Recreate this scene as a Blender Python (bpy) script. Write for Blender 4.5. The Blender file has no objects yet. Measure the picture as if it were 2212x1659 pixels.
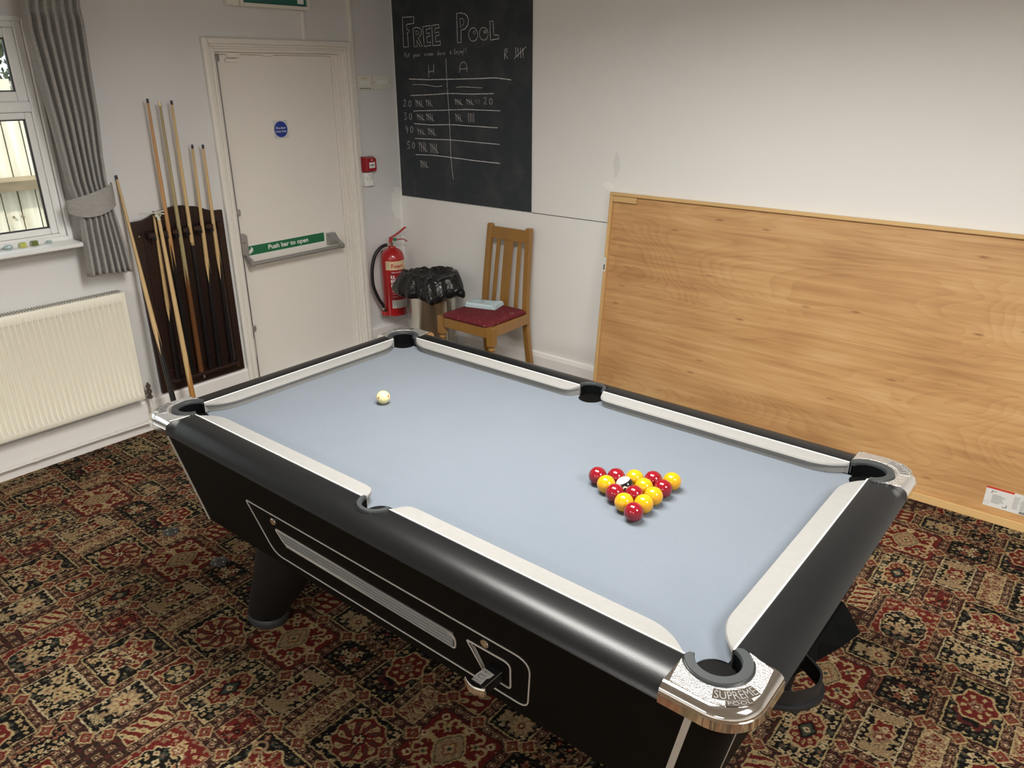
import bpy, bmesh, math, random
import numpy as np
from mathutils import Vector, Matrix
SC = bpy.context.scene
COL = SC.collection
PI = math.pi
random.seed(3)

# ------------------------------------------------------------------ camera
cd = bpy.data.cameras.new('camera'); cam = bpy.data.objects.new('camera', cd); COL.objects.link(cam)
cam.location = (1.3634, -1.6083, 1.8242); cam.rotation_euler = (1.1844, 0.0029, 0.685)
cd.sensor_width = 36.0; cd.lens = 1650.69 * 36 / 2212; cd.clip_start = .02
SC.camera = cam
# ------------------------------------------------------------------ world: soft overcast daylight outside the window
w = bpy.data.worlds.new('world'); SC.world = w; w.use_nodes = True
bg = w.node_tree.nodes['Background']; bg.inputs[0].default_value = (.86, .93, 1, 1); bg.inputs[1].default_value = 1.5
sun = bpy.data.lights.new('sun', 'SUN'); sun.energy = 2.6; sun.angle = .05; sun.color = (1, .95, .85)
so = bpy.data.objects.new('sun', sun); COL.objects.link(so); so.rotation_euler = (math.radians(38), math.radians(28), 0)
# ------------------------------------------------------------------ exposure
vs = SC.view_settings; vs.view_transform = 'Standard'; vs.look = 'None'; vs.gamma = 1; vs.use_curve_mapping = False
vs.exposure = 0.85
LAMP = 6.0                       # radiance of the ceiling diffusers
POWER = 30.0                     # watts of each lamp behind its diffuser
LAMPS = [(0.10, -0.15), (2.45, -0.25), (-0.10, -4.0), (2.45, -4.0)]
SC.cycles.max_bounces = 8; SC.cycles.diffuse_bounces = 5

# room measures (metres)
XD = -2.62; YW = 2.06; XR = 4.6; YF = -5.6; ZC = 2.42

# ------------------------------------------------------------------ materials
def new_mat(name):
    m = bpy.data.materials.new(name); m.use_nodes = True
    return m, m.node_tree.nodes, m.node_tree.links, m.node_tree.nodes['Principled BSDF']
def M(name, col, rough=.6, metal=0., var=.06, vscale=30., bump=0., bscale=200., coat=0., spec=.5, stretch=(1, 1, 1), bdist=.001):
    m, N, L, P = new_mat(name)
    P.inputs['Roughness'].default_value = rough; P.inputs['Metallic'].default_value = metal
    P.inputs['Coat Weight'].default_value = coat; P.inputs['Specular IOR Level'].default_value = spec
    tc = N.new('ShaderNodeTexCoord'); mp = N.new('ShaderNodeMapping'); mp.inputs['Scale'].default_value = stretch
    L.new(tc.outputs['Object'], mp.inputs['Vector'])
    n = N.new('ShaderNodeTexNoise'); n.inputs['Scale'].default_value = vscale; n.inputs['Detail'].default_value = 4
    L.new(mp.outputs[0], n.inputs['Vector'])
    mx = N.new('ShaderNodeMix'); mx.data_type = 'RGBA'
    mx.inputs[6].default_value = tuple(c * (1 - var) for c in col) + (1,); mx.inputs[7].default_value = tuple(min(1, c * (1 + var)) for c in col) + (1,)
    L.new(n.outputs[0], mx.inputs[0]); L.new(mx.outputs[2], P.inputs['Base Color'])
    if bump:
        b = N.new('ShaderNodeTexNoise'); b.inputs['Scale'].default_value = bscale; b.inputs['Detail'].default_value = 3
        L.new(mp.outputs[0], b.inputs['Vector'])
        bp = N.new('ShaderNodeBump'); bp.inputs['Strength'].default_value = bump; bp.inputs['Distance'].default_value = bdist
        L.new(b.outputs[0], bp.inputs['Height']); L.new(bp.outputs[0], P.inputs['Normal'])
    return m
def math_node(N, L, op, a, b=None, c=None):
    x = N.new('ShaderNodeMath'); x.operation = op
    for i, v in enumerate((a, b, c)):
        if v is None: continue
        if isinstance(v, (int, float)): x.inputs[i].default_value = v
        else: L.new(v, x.inputs[i])
    return x.outputs[0]

MAT = {}
MAT['wall'] = M('wall_paint', (.80, .795, .775), .75, var=.03, vscale=2.5, bump=.25, bscale=60, bdist=.0008)
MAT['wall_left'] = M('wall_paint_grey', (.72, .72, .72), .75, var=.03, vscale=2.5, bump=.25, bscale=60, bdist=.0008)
MAT['ceiling'] = M('ceiling_paint', (.66, .65, .62), .85, var=.02)
MAT['gloss'] = M('white_gloss_paint', (.82, .79, .73), .4, var=.015, vscale=4, bump=.05, bscale=12)
MAT['skirt'] = M('skirting_paint', (.84, .82, .80), .4, var=.03, vscale=4)
MAT['door'] = M('door_paint', (.86, .825, .765), .45, var=.02, vscale=3, bump=.12, bscale=25)
MAT['upvc'] = M('white_plastic', (.86, .87, .86), .3, var=.01)
MAT['plate'] = M('cream_plastic', (.78, .76, .68), .35, var=.02)
MAT['black_gasket'] = M('black_rubber_seal', (.015, .013, .02), .5)
MAT['rad'] = M('radiator_enamel', (.85, .82, .70), .32, var=.015)
MAT['rad_dark'] = M('radiator_grille', (.50, .49, .44), .45)
MAT['pipe'] = M('painted_pipe', (.70, .68, .65), .35, bump=.1)
MAT['brassy'] = M('aged_valve_metal', (.22, .20, .16), .4, .8, var=.2)
MAT['steel'] = M('grey_hammered_metal', (.40, .395, .385), .42, .55, var=.08)
MAT['rod'] = M('grey_rod', (.26, .255, .25), .4, .5, var=.1)
MAT['curtain'] = M('grey_linen', (.33, .32, .305), .9, var=.20, vscale=150, bump=.5, bscale=450, stretch=(.22, .22, 1), spec=.2)
MAT['mahog'] = M('dark_mahogany', (.020, .0065, .004), .45, var=.35, vscale=18, stretch=(1, 1, .12), coat=.15)
MAT['mahog_edge'] = M('dark_mahogany_edge', (.024, .010, .007), .4, var=.3, vscale=18)
MAT['ash'] = M('pale_ash_wood', (.60, .42, .20), .38, var=.14, vscale=40, stretch=(1, 1, .05), coat=.2)
MAT['ash2'] = M('orange_ash_wood', (.50, .27, .11), .38, var=.16, vscale=40, stretch=(1, 1, .05), coat=.2)
MAT['ash3'] = M('greenish_ash_wood', (.36, .30, .15), .38, var=.16, vscale=40, stretch=(1, 1, .05), coat=.2)
MAT['maple'] = M('honey_wood', (.42, .20, .055), .35, var=.18, vscale=40, stretch=(1, 1, .08), coat=.25)
MAT['ebony'] = M('black_lacquer', (.006, .006, .007), .28, coat=.2)
MAT['brownwood'] = M('brown_lacquer', (.13, .050, .016), .35, var=.2, coat=.2, stretch=(1, 1, .1))
MAT['brass'] = M('brass', (.75, .62, .34), .25, 1.)
MAT['ivory'] = M('white_plastic_old', (.62, .62, .52), .45, var=.06)
MAT['tip'] = M('black_ferrule', (.03, .03, .035), .5)
MAT['red'] = M('red_enamel', (.42, .012, .014), .22, coat=.5)
MAT['redplas'] = M('red_plastic', (.45, .03, .03), .4)
MAT['callred'] = M('call_point_red', (.36, .02, .028), .32)
MAT['blackrub'] = M('black_rubber', (.012, .012, .013), .45)
MAT['chrome'] = M('chrome', (.78, .77, .75), .08, 1., var=.02)
MAT['binsteel'] = M('brushed_bin_steel', (.62, .59, .53), .22, 1., var=.12, vscale=6, stretch=(1, 1, .3))
MAT['whitetext'] = M('white_print', (.82, .82, .80), .5)
MAT['blacktext'] = M('black_print', (.015, .015, .015), .5)
MAT['cream'] = M('cream_label', (.72, .56, .34), .45)
MAT['greenplas'] = M('green_plastic', (.02, .22, .09), .4)
MAT['signgreen'] = M('sign_green', (.012, .16, .065), .4, var=.02)
MAT['exitgreen'] = M('exit_sign_green', (.02, .13, .105), .3)
MAT['signblue'] = M('sign_blue', (.012, .045, .33), .4, var=.02)
MAT['paper'] = M('paper', (.66, .66, .64), .8, var=.04)
MAT['labelred'] = M('label_red', (.55, .035, .02), .5)
MAT['chair'] = M('honey_oak_varnish', (.29, .145, .034), .33, var=.22, vscale=14, stretch=(1, 1, .2), coat=.3)
MAT['jcloth'] = M('pale_blue_cloth', (.50, .62, .66), .9, var=.10, vscale=120, bump=.4, bscale=300)
MAT['pine'] = M('pine_batten', (.62, .40, .17), .55, var=.16, vscale=10, stretch=(.15, 1, 1))
MAT['pinev'] = M('pine_batten_upright', (.60, .38, .16), .55, var=.16, vscale=10, stretch=(1, 1, .15))
MAT['board'] = M('chalkboard_paint', (.020, .023, .028), .55, var=.35, vscale=5, spec=.35)
MAT['cab'] = M('black_laminate', (.0025, .0022, .002), .6, spec=.12, var=.1, bump=.05, bscale=400)
MAT['rail'] = M('black_vinyl', (.006, .0063, .007), .32, spec=.36, var=.12, vscale=25, bump=.22, bscale=420, bdist=.0006)
MAT['legm'] = M('black_leg_plastic', (.004, .004, .0045), .6, spec=.3, bump=.2, bscale=500)
MAT['footm'] = M('grey_foot_cap', (.03, .032, .034), .5)
MAT['liner'] = M('grey_pocket_rubber', (.030, .034, .036), .45, bump=.1, bscale=400)
MAT['pit'] = M('black_pocket', (.0015, .0018, .0022), .9, spec=.1)
MAT['whiteline'] = M('pale_metal_trim', (.80, .80, .77), .3, .0)
MAT['trimmetal'] = M('satin_metal_trim', (.50, .475, .44), .4, .2)
MAT['alu'] = M('ribbed_aluminium', (.42, .44, .45), .35, .5)
MAT['cushion'] = M('grey_cushion_cloth', (.245, .24, .230), .95, var=.05, vscale=60, bump=.3, bscale=900, spec=.15)
MAT['leafy'] = M('leaf_green', (.055, .075, .030), .6, var=.6, vscale=9)
MAT['bark'] = M('bark_brown', (.09, .06, .04), .8, var=.3)
MAT['grass'] = M('outside_ground', (.18, .17, .12), .9, var=.3, vscale=4)
MAT['disc'] = M('grey_floor_disc', (.045, .045, .042), .5, .3)
MAT['gem_blue'] = M('pale_blue_glass', (.35, .46, .46), .12, coat=.6, var=.25, vscale=120)
MAT['gem_yellow'] = M('yellow_green_glass', (.47, .48, .10), .12, coat=.6, var=.3, vscale=120)
MAT['gem_dark'] = M('dark_green_glass', (.12, .15, .03), .12, coat=.6, var=.6, vscale=120)
MAT['gem_clear'] = M('clear_glass', (.45, .47, .44), .08, coat=.8, var=.5, vscale=160)
MAT['darkline'] = M('dark_panel_joint', (.05, .045, .04), .8)

def make_patched(name, lo, hi, axis, patches):   # old filler and touch-up patches keep their own outline
    m, N, L, P = new_mat(name); P.inputs['Roughness'].default_value = .72
    tc = N.new('ShaderNodeTexCoord'); sx = N.new('ShaderNodeSeparateXYZ'); L.new(tc.outputs['Object'], sx.inputs[0])
    n = N.new('ShaderNodeTexNoise'); n.inputs['Scale'].default_value = 2.2; L.new(tc.outputs['Object'], n.inputs['Vector'])
    base = N.new('ShaderNodeMix'); base.data_type = 'RGBA'; base.inputs[6].default_value = lo; base.inputs[7].default_value = hi
    L.new(n.outputs[0], base.inputs[0]); cur = base.outputs[2]
    n2 = N.new('ShaderNodeTexNoise'); n2.inputs['Scale'].default_value = 26; L.new(tc.outputs['Object'], n2.inputs['Vector'])
    for (cx, cz, rx, rz, col) in patches:
        a = math_node(N, L, 'DIVIDE', math_node(N, L, 'SUBTRACT', sx.outputs[axis], cx), rx)
        b = math_node(N, L, 'DIVIDE', math_node(N, L, 'SUBTRACT', sx.outputs[2], cz), rz)
        r = math_node(N, L, 'ADD', math_node(N, L, 'MULTIPLY', a, a), math_node(N, L, 'MULTIPLY', b, b))
        r = math_node(N, L, 'ADD', r, math_node(N, L, 'MULTIPLY', n2.outputs[0], 1.6))
        k = math_node(N, L, 'LESS_THAN', r, 1.7)
        mx = N.new('ShaderNodeMix'); mx.data_type = 'RGBA'; L.new(math_node(N, L, 'MULTIPLY', k, .6), mx.inputs[0])
        L.new(cur, mx.inputs[6]); mx.inputs[7].default_value = col; cur = mx.outputs[2]
    L.new(cur, P.inputs['Base Color'])
    b = N.new('ShaderNodeTexNoise'); b.inputs['Scale'].default_value = 60; L.new(tc.outputs['Object'], b.inputs['Vector'])
    bp = N.new('ShaderNodeBump'); bp.inputs['Strength'].default_value = .25; bp.inputs['Distance'].default_value = .0008
    L.new(b.outputs[0], bp.inputs['Height']); L.new(bp.outputs[0], P.inputs['Normal'])
    return m
MAT['wall_back'] = make_patched('wall_paint_patched', (.785, .78, .76, 1), (.82, .815, .795, 1), 0, ((-.905, 1.36, .022, .07, (.66, .66, .65, 1)), (-.95, 1.25, .04, .02, (.88, .88, .86, 1))))
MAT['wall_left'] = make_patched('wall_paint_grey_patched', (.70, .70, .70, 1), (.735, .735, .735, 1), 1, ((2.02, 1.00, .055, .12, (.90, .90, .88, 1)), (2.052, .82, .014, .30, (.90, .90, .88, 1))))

def make_felt():
    m, N, L, P = new_mat('blue_grey_baize'); P.inputs['Roughness'].default_value = .95; P.inputs['Specular IOR Level'].default_value = .1
    P.inputs['Sheen Weight'].default_value = .25; P.inputs['Sheen Roughness'].default_value = .5
    tc = N.new('ShaderNodeTexCoord')
    n = N.new('ShaderNodeTexNoise'); n.inputs['Scale'].default_value = 5; n.inputs['Detail'].default_value = 3; L.new(tc.outputs['Object'], n.inputs['Vector'])
    f = N.new('ShaderNodeTexNoise'); f.inputs['Scale'].default_value = 150; f.inputs['Detail'].default_value = 2; L.new(tc.outputs['Object'], f.inputs['Vector'])
    v = N.new('ShaderNodeTexVoronoi'); v.inputs['Scale'].default_value = 75; L.new(tc.outputs['Object'], v.inputs['Vector'])
    mx = N.new('ShaderNodeMix'); mx.data_type = 'RGBA'; mx.inputs[6].default_value = (.118, .140, .167, 1); mx.inputs[7].default_value = (.144, .166, .196, 1)
    t = math_node(N, L, 'ADD', math_node(N, L, 'MULTIPLY', n.outputs[0], .55), math_node(N, L, 'MULTIPLY', f.outputs[0], .45)); L.new(t, mx.inputs[0])
    spk = math_node(N, L, 'LESS_THAN', v.outputs['Distance'], .08)
    vc = N.new('ShaderNodeSeparateColor'); L.new(v.outputs['Color'], vc.inputs[0])
    spk = math_node(N, L, 'MULTIPLY', spk, math_node(N, L, 'GREATER_THAN', vc.outputs[0], .6))
    m2 = N.new('ShaderNodeMix'); m2.data_type = 'RGBA'; L.new(math_node(N, L, 'MULTIPLY', spk, .3), m2.inputs[0]); L.new(mx.outputs[2], m2.inputs[6]); m2.inputs[7].default_value = (.30, .34, .37, 1)
    # faint chalked baulk line and rubs across the cloth
    sx = N.new('ShaderNodeSeparateXYZ'); L.new(tc.outputs['Object'], sx.inputs[0])
    bl = math_node(N, L, 'LESS_THAN', math_node(N, L, 'ABSOLUTE', math_node(N, L, 'ADD', sx.outputs[0], .54)), .0014)
    bl = math_node(N, L, 'MULTIPLY', bl, math_node(N, L, 'GREATER_THAN', f.outputs[0], .47))
    m3 = N.new('ShaderNodeMix'); m3.data_type = 'RGBA'; L.new(math_node(N, L, 'MULTIPLY', bl, .16), m3.inputs[0]); L.new(m2.outputs[2], m3.inputs[6]); m3.inputs[7].default_value = (.30, .33, .35, 1)
    L.new(m3.outputs[2], P.inputs['Base Color'])
    bp = N.new('ShaderNodeBump'); bp.inputs['Strength'].default_value = .2; bp.inputs['Distance'].default_value = .0004
    f2 = N.new('ShaderNodeTexNoise'); f2.inputs['Scale'].default_value = 900; L.new(tc.outputs['Object'], f2.inputs['Vector'])
    L.new(f2.outputs[0], bp.inputs['Height']); L.new(bp.outputs[0], P.inputs['Normal'])
    return m
MAT['felt'] = make_felt()

def make_ply():                  # rotary-cut veneer: long flame figure along x, small dark pin knots
    m, N, L, P = new_mat('plywood_veneer'); P.inputs['Roughness'].default_value = .5
    tc = N.new('ShaderNodeTexCoord')
    def noise(scale, st, detail=3, dist=0.):
        mp = N.new('ShaderNodeMapping'); mp.inputs['Scale'].default_value = st; L.new(tc.outputs['Object'], mp.inputs['Vector'])
        n = N.new('ShaderNodeTexNoise'); n.inputs['Scale'].default_value = scale; n.inputs['Detail'].default_value = detail
        n.inputs['Distortion'].default_value = dist; L.new(mp.outputs[0], n.inputs['Vector']); return n.outputs[0]
    big = noise(1.0, (.50, 1, 2.6), 2, 1.1)
    ring = math_node(N, L, 'FRACT', math_node(N, L, 'MULTIPLY', big, 34.0))
    ring = math_node(N, L, 'POWER', ring, 2.2)
    fine = noise(46, (.045, 1, 1), 6, .3)
    blot = noise(2.6, (.8, 1, 1.3), 3)
    t = math_node(N, L, 'ADD', math_node(N, L, 'MULTIPLY', ring, .11), math_node(N, L, 'MULTIPLY', fine, .72))
    t = math_node(N, L, 'ADD', t, math_node(N, L, 'MULTIPLY', blot, .70))
    cr = N.new('ShaderNodeValToRGB'); cr.color_ramp.elements[0].position = .45; cr.color_ramp.elements[0].color = (.63, .405, .195, 1)
    cr.color_ramp.elements[1].position = 1.15 if False else 1.0; cr.color_ramp.elements[1].color = (.37, .185, .070, 1)
    e = cr.color_ramp.elements.new(.70); e.color = (.54, .31, .128, 1); L.new(t, cr.inputs[0])
    mp = N.new('ShaderNodeMapping'); mp.inputs['Scale'].default_value = (1.6, 1, 7); L.new(tc.outputs['Object'], mp.inputs['Vector'])
    v = N.new('ShaderNodeTexVoronoi'); v.inputs['Scale'].default_value = 2.6; L.new(mp.outputs[0], v.inputs['Vector'])
    vn = N.new('ShaderNodeMapRange'); vn.inputs[1].default_value = .02; vn.inputs[2].default_value = .13; vn.inputs[3].default_value = .75; vn.inputs[4].default_value = 0
    L.new(v.outputs['Distance'], vn.inputs[0])
    vc = N.new('ShaderNodeSeparateColor'); L.new(v.outputs['Color'], vc.inputs[0])
    k = math_node(N, L, 'MULTIPLY', vn.outputs[0], math_node(N, L, 'GREATER_THAN', vc.outputs[0], .55))
    m2 = N.new('ShaderNodeMix'); m2.data_type = 'RGBA'; L.new(k, m2.inputs[0]); L.new(cr.outputs[0], m2.inputs[6]); m2.inputs[7].default_value = (.17, .065, .022, 1)
    L.new(m2.outputs[2], P.inputs['Base Color'])
    bp = N.new('ShaderNodeBump'); bp.inputs['Strength'].default_value = .15; bp.inputs['Distance'].default_value = .001
    L.new(fine, bp.inputs['Height']); L.new(bp.outputs[0], P.inputs['Normal'])
    return m
MAT['ply'] = make_ply()

def make_carpet():
    m, N, L, P = new_mat('patterned_carpet'); P.inputs['Roughness'].default_value = 1.; P.inputs['Specular IOR Level'].default_value = .05
    a = N.new('ShaderNodeAttribute'); a.attribute_name = 'tuft_colour'; a.attribute_type = 'GEOMETRY'
    tc = N.new('ShaderNodeTexCoord'); n = N.new('ShaderNodeTexNoise'); n.inputs['Scale'].default_value = 380; n.inputs['Detail'].default_value = 2
    L.new(tc.outputs['Object'], n.inputs['Vector'])
    hs = N.new('ShaderNodeHueSaturation'); L.new(a.outputs['Color'], hs.inputs['Color'])
    L.new(math_node(N, L, 'ADD', math_node(N, L, 'MULTIPLY', n.outputs[0], 1.1), .42), hs.inputs['Value'])
    L.new(hs.outputs[0], P.inputs['Base Color'])
    bp = N.new('ShaderNodeBump'); bp.inputs['Strength'].default_value = .7; bp.inputs['Distance'].default_value = .003
    L.new(n.outputs[0], bp.inputs['Height']); L.new(bp.outputs[0], P.inputs['Normal'])
    return m
MAT['carpet'] = make_carpet()

def make_hammered():
    m, N, L, P = new_mat('hammered_silver'); P.inputs['Metallic'].default_value = 1.; P.inputs['Roughness'].default_value = .34
    P.inputs['Base Color'].default_value = (.93, .92, .90, 1)
    tc = N.new('ShaderNodeTexCoord'); v = N.new('ShaderNodeTexVoronoi'); v.inputs['Scale'].default_value = 300; L.new(tc.outputs['Object'], v.inputs['Vector'])
    bp = N.new('ShaderNodeBump'); bp.inputs['Strength'].default_value = 1.; bp.inputs['Distance'].default_value = .0022
    L.new(v.outputs['Distance'], bp.inputs['Height']); L.new(bp.outputs[0], P.inputs['Normal'])
    return m
MAT['hammered'] = make_hammered()

def make_seat():
    m, N, L, P = new_mat('maroon_seat_fabric'); P.inputs['Roughness'].default_value = .9; P.inputs['Specular IOR Level'].default_value = .2
    tc = N.new('ShaderNodeTexCoord')
    n = N.new('ShaderNodeTexNoise'); n.inputs['Scale'].default_value = 13; n.inputs['Detail'].default_value = .6; L.new(tc.outputs['Object'], n.inputs['Vector'])
    fr = math_node(N, L, 'FRACT', math_node(N, L, 'MULTIPLY', n.outputs[0], 5.0))
    k = math_node(N, L, 'LESS_THAN', math_node(N, L, 'ABSOLUTE', math_node(N, L, 'SUBTRACT', fr, .5)), .035)
    f = N.new('ShaderNodeTexNoise'); f.inputs['Scale'].default_value = 400; L.new(tc.outputs['Object'], f.inputs['Vector'])
    b = N.new('ShaderNodeMix'); b.data_type = 'RGBA'; b.inputs[6].default_value = (.10, .012, .018, 1); b.inputs[7].default_value = (.19, .028, .036, 1); L.new(f.outputs[0], b.inputs[0])
    mx = N.new('ShaderNodeMix'); mx.data_type = 'RGBA'; L.new(math_node(N, L, 'MULTIPLY', k, .35), mx.inputs[0]); L.new(b.outputs[2], mx.inputs[6]); mx.inputs[7].default_value = (.30, .16, .12, 1)
    L.new(mx.outputs[2], P.inputs['Base Color']); return m
MAT['seat'] = make_seat()

def make_bag():
    m, N, L, P = new_mat('black_bin_liner'); P.inputs['Base Color'].default_value = (.010, .010, .011, 1); P.inputs['Roughness'].default_value = .24
    tc = N.new('ShaderNodeTexCoord'); n = N.new('ShaderNodeTexNoise'); n.inputs['Scale'].default_value = 11; n.inputs['Detail'].default_value = 3; n.inputs['Distortion'].default_value = 2.0
    L.new(tc.outputs['Object'], n.inputs['Vector'])
    bp = N.new('ShaderNodeBump'); bp.inputs['Strength'].default_value = .8; bp.inputs['Distance'].default_value = .02
    L.new(n.outputs[0], bp.inputs['Height']); L.new(bp.outputs[0], P.inputs['Normal']); return m
MAT['bag'] = make_bag()

def make_glass():
    m, N, L, P = new_mat('window_glass'); N.remove(P)
    t = N.new('ShaderNodeBsdfTransparent'); t.inputs[0].default_value = (.96, .98, .97, 1); g = N.new('ShaderNodeBsdfGlossy'); g.inputs['Roughness'].default_value = .02
    mx = N.new('ShaderNodeMixShader'); fr = N.new('ShaderNodeFresnel'); fr.inputs[0].default_value = 1.35
    L.new(fr.outputs[0], mx.inputs[0]); L.new(t.outputs[0], mx.inputs[1]); L.new(g.outputs[0], mx.inputs[2]); L.new(mx.outputs[0], N['Material Output'].inputs[0]); return m
MAT['glass'] = make_glass()

def make_fence():
    m, N, L, P = new_mat('weathered_fence_timber'); P.inputs['Roughness'].default_value = .85
    tc = N.new('ShaderNodeTexCoord'); mp = N.new('ShaderNodeMapping'); mp.inputs['Scale'].default_value = (1, 1, .12); L.new(tc.outputs['Object'], mp.inputs[0])
    n = N.new('ShaderNodeTexNoise'); n.inputs['Scale'].default_value = 22; n.inputs['Detail'].default_value = 6; L.new(mp.outputs[0], n.inputs['Vector'])
    cr = N.new('ShaderNodeValToRGB'); cr.color_ramp.elements[0].position = .3; cr.color_ramp.elements[0].color = (.50, .45, .34, 1); cr.color_ramp.elements[1].position = .7; cr.color_ramp.elements[1].color = (.80, .75, .62, 1)
    L.new(n.outputs[0], cr.inputs[0]); L.new(cr.outputs[0], P.inputs['Base Color']); return m
MAT['fence'] = make_fence()
MAT['fencerail'] = M('grey_rotten_timber', (.20, .155, .095), .9, var=.5, vscale=30, stretch=(1, .2, 1))

def make_chalk():
    m, N, L, P = new_mat('chalk'); P.inputs['Roughness'].default_value = 1.
    tc = N.new('ShaderNodeTexCoord'); n = N.new('ShaderNodeTexNoise'); n.inputs['Scale'].default_value = 160; n.inputs['Detail'].default_value = 2; L.new(tc.outputs['Object'], n.inputs['Vector'])
    cr = N.new('ShaderNodeValToRGB'); cr.color_ramp.elements[0].position = .30; cr.color_ramp.elements[0].color = (.16, .165, .17, 1); cr.color_ramp.elements[1].position = .50; cr.color_ramp.elements[1].color = (.80, .80, .78, 1)
    L.new(n.outputs[0], cr.inputs[0]); L.new(cr.outputs[0], P.inputs['Base Color']); return m
MAT['chalk'] = make_chalk()

def make_board():                # black paint with rubbed-out chalk haze where the scores stand
    m, N, L, P = new_mat('chalkboard_black'); P.inputs['Roughness'].default_value = .62; P.inputs['Specular IOR Level'].default_value = .35
    tc = N.new('ShaderNodeTexCoord'); n = N.new('ShaderNodeTexNoise'); n.inputs['Scale'].default_value = 7; n.inputs['Detail'].default_value = 5; n.inputs['Distortion'].default_value = .6
    L.new(tc.outputs['Object'], n.inputs['Vector'])
    cr = N.new('ShaderNodeValToRGB'); cr.color_ramp.elements[0].position = .45; cr.color_ramp.elements[0].color = (.030, .037, .045, 1); cr.color_ramp.elements[1].position = .78; cr.color_ramp.elements[1].color = (.060, .066, .070, 1)
    L.new(n.outputs[0], cr.inputs[0]); L.new(cr.outputs[0], P.inputs['Base Color']); return m
MAT['chalkboard'] = make_board()

def ball_mat(name, col, rough=.06):
    m = M(name, col, rough, 0, var=.02, coat=.3); return m
MAT['ball_red'] = ball_mat('red_phenolic', (.19, .006, .012)); MAT['ball_yellow'] = ball_mat('yellow_phenolic', (.58, .285, .006))
def dots_mat(name, base, dot, dirs, thr):
    m, N, L, P = new_mat(name); P.inputs['Roughness'].default_value = .07; P.inputs['Coat Weight'].default_value = .3
    tc = N.new('ShaderNodeTexCoord'); nm = N.new('ShaderNodeVectorMath'); nm.operation = 'NORMALIZE'; L.new(tc.outputs['Object'], nm.inputs[0])
    cur = None
    for d in dirs:
        v = N.new('ShaderNodeVectorMath'); v.operation = 'DOT_PRODUCT'; v.inputs[1].default_value = d; L.new(nm.outputs[0], v.inputs[0])
        a = math_node(N, L, 'ABSOLUTE', v.outputs['Value']); cur = a if cur is None else math_node(N, L, 'MAXIMUM', cur, a)
    mx = N.new('ShaderNodeMix'); mx.data_type = 'RGBA'; L.new(math_node(N, L, 'GREATER_THAN', cur, thr), mx.inputs[0]); mx.inputs[6].default_value = base; mx.inputs[7].default_value = dot
    L.new(mx.outputs[2], P.inputs['Base Color']); return m
d1 = Vector((.092, -.962, .257)).normalized(); d2 = Vector((.918, .152, .366)); d2 = (d2 - d1 * d1.dot(d2)).normalized(); d3 = d1.cross(d2)
MAT['ball_cue'] = dots_mat('ivory_spotted_phenolic', (.62, .56, .30, 1), (.30, .012, .006, 1), [d1, d2, d3], .992)
def eight_mat():
    m, N, L, P = new_mat('black_striped_phenolic'); P.inputs['Roughness'].default_value = .07; P.inputs['Coat Weight'].default_value = .3
    tc = N.new('ShaderNodeTexCoord'); nm = N.new('ShaderNodeVectorMath'); nm.operation = 'NORMALIZE'; L.new(tc.outputs['Object'], nm.inputs[0])
    def dot(d):
        v = N.new('ShaderNodeVectorMath'); v.operation = 'DOT_PRODUCT'; v.inputs[1].default_value = d; L.new(nm.outputs[0], v.inputs[0]); return v.outputs['Value']
    ax = Vector((-.391, -.155, .907)).normalized(); c = Vector((.534, -.834, .136)); c = (c - ax * ax.dot(c)).normalized()
    cap = math_node(N, L, 'GREATER_THAN', math_node(N, L, 'ABSOLUTE', dot(ax)), .60)
    dc = math_node(N, L, 'ABSOLUTE', dot(c)); ring = math_node(N, L, 'GREATER_THAN', dc, .942); hub = math_node(N, L, 'GREATER_THAN', dc, .986)
    pip = math_node(N, L, 'GREATER_THAN', dc, .9985)
    wht = math_node(N, L, 'MAXIMUM', cap, math_node(N, L, 'SUBTRACT', ring, math_node(N, L, 'SUBTRACT', hub, pip)))
    mx = N.new('ShaderNodeMix'); mx.data_type = 'RGBA'; L.new(wht, mx.inputs[0]); mx.inputs[6].default_value = (.010, .010, .010, 1); mx.inputs[7].default_value = (.66, .62, .46, 1)
    L.new(mx.outputs[2], P.inputs['Base Color']); return m
MAT['ball_eight'] = eight_mat()
def lamp_mat():
    m, N, L, P = new_mat('lit_diffuser'); P.inputs['Base Color'].default_value = (.8, .8, .8, 1)
    P.inputs['Emission Color'].default_value = (1, .975, .92, 1); P.inputs['Emission Strength'].default_value = LAMP; return m
MAT['lamp'] = lamp_mat()

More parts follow.
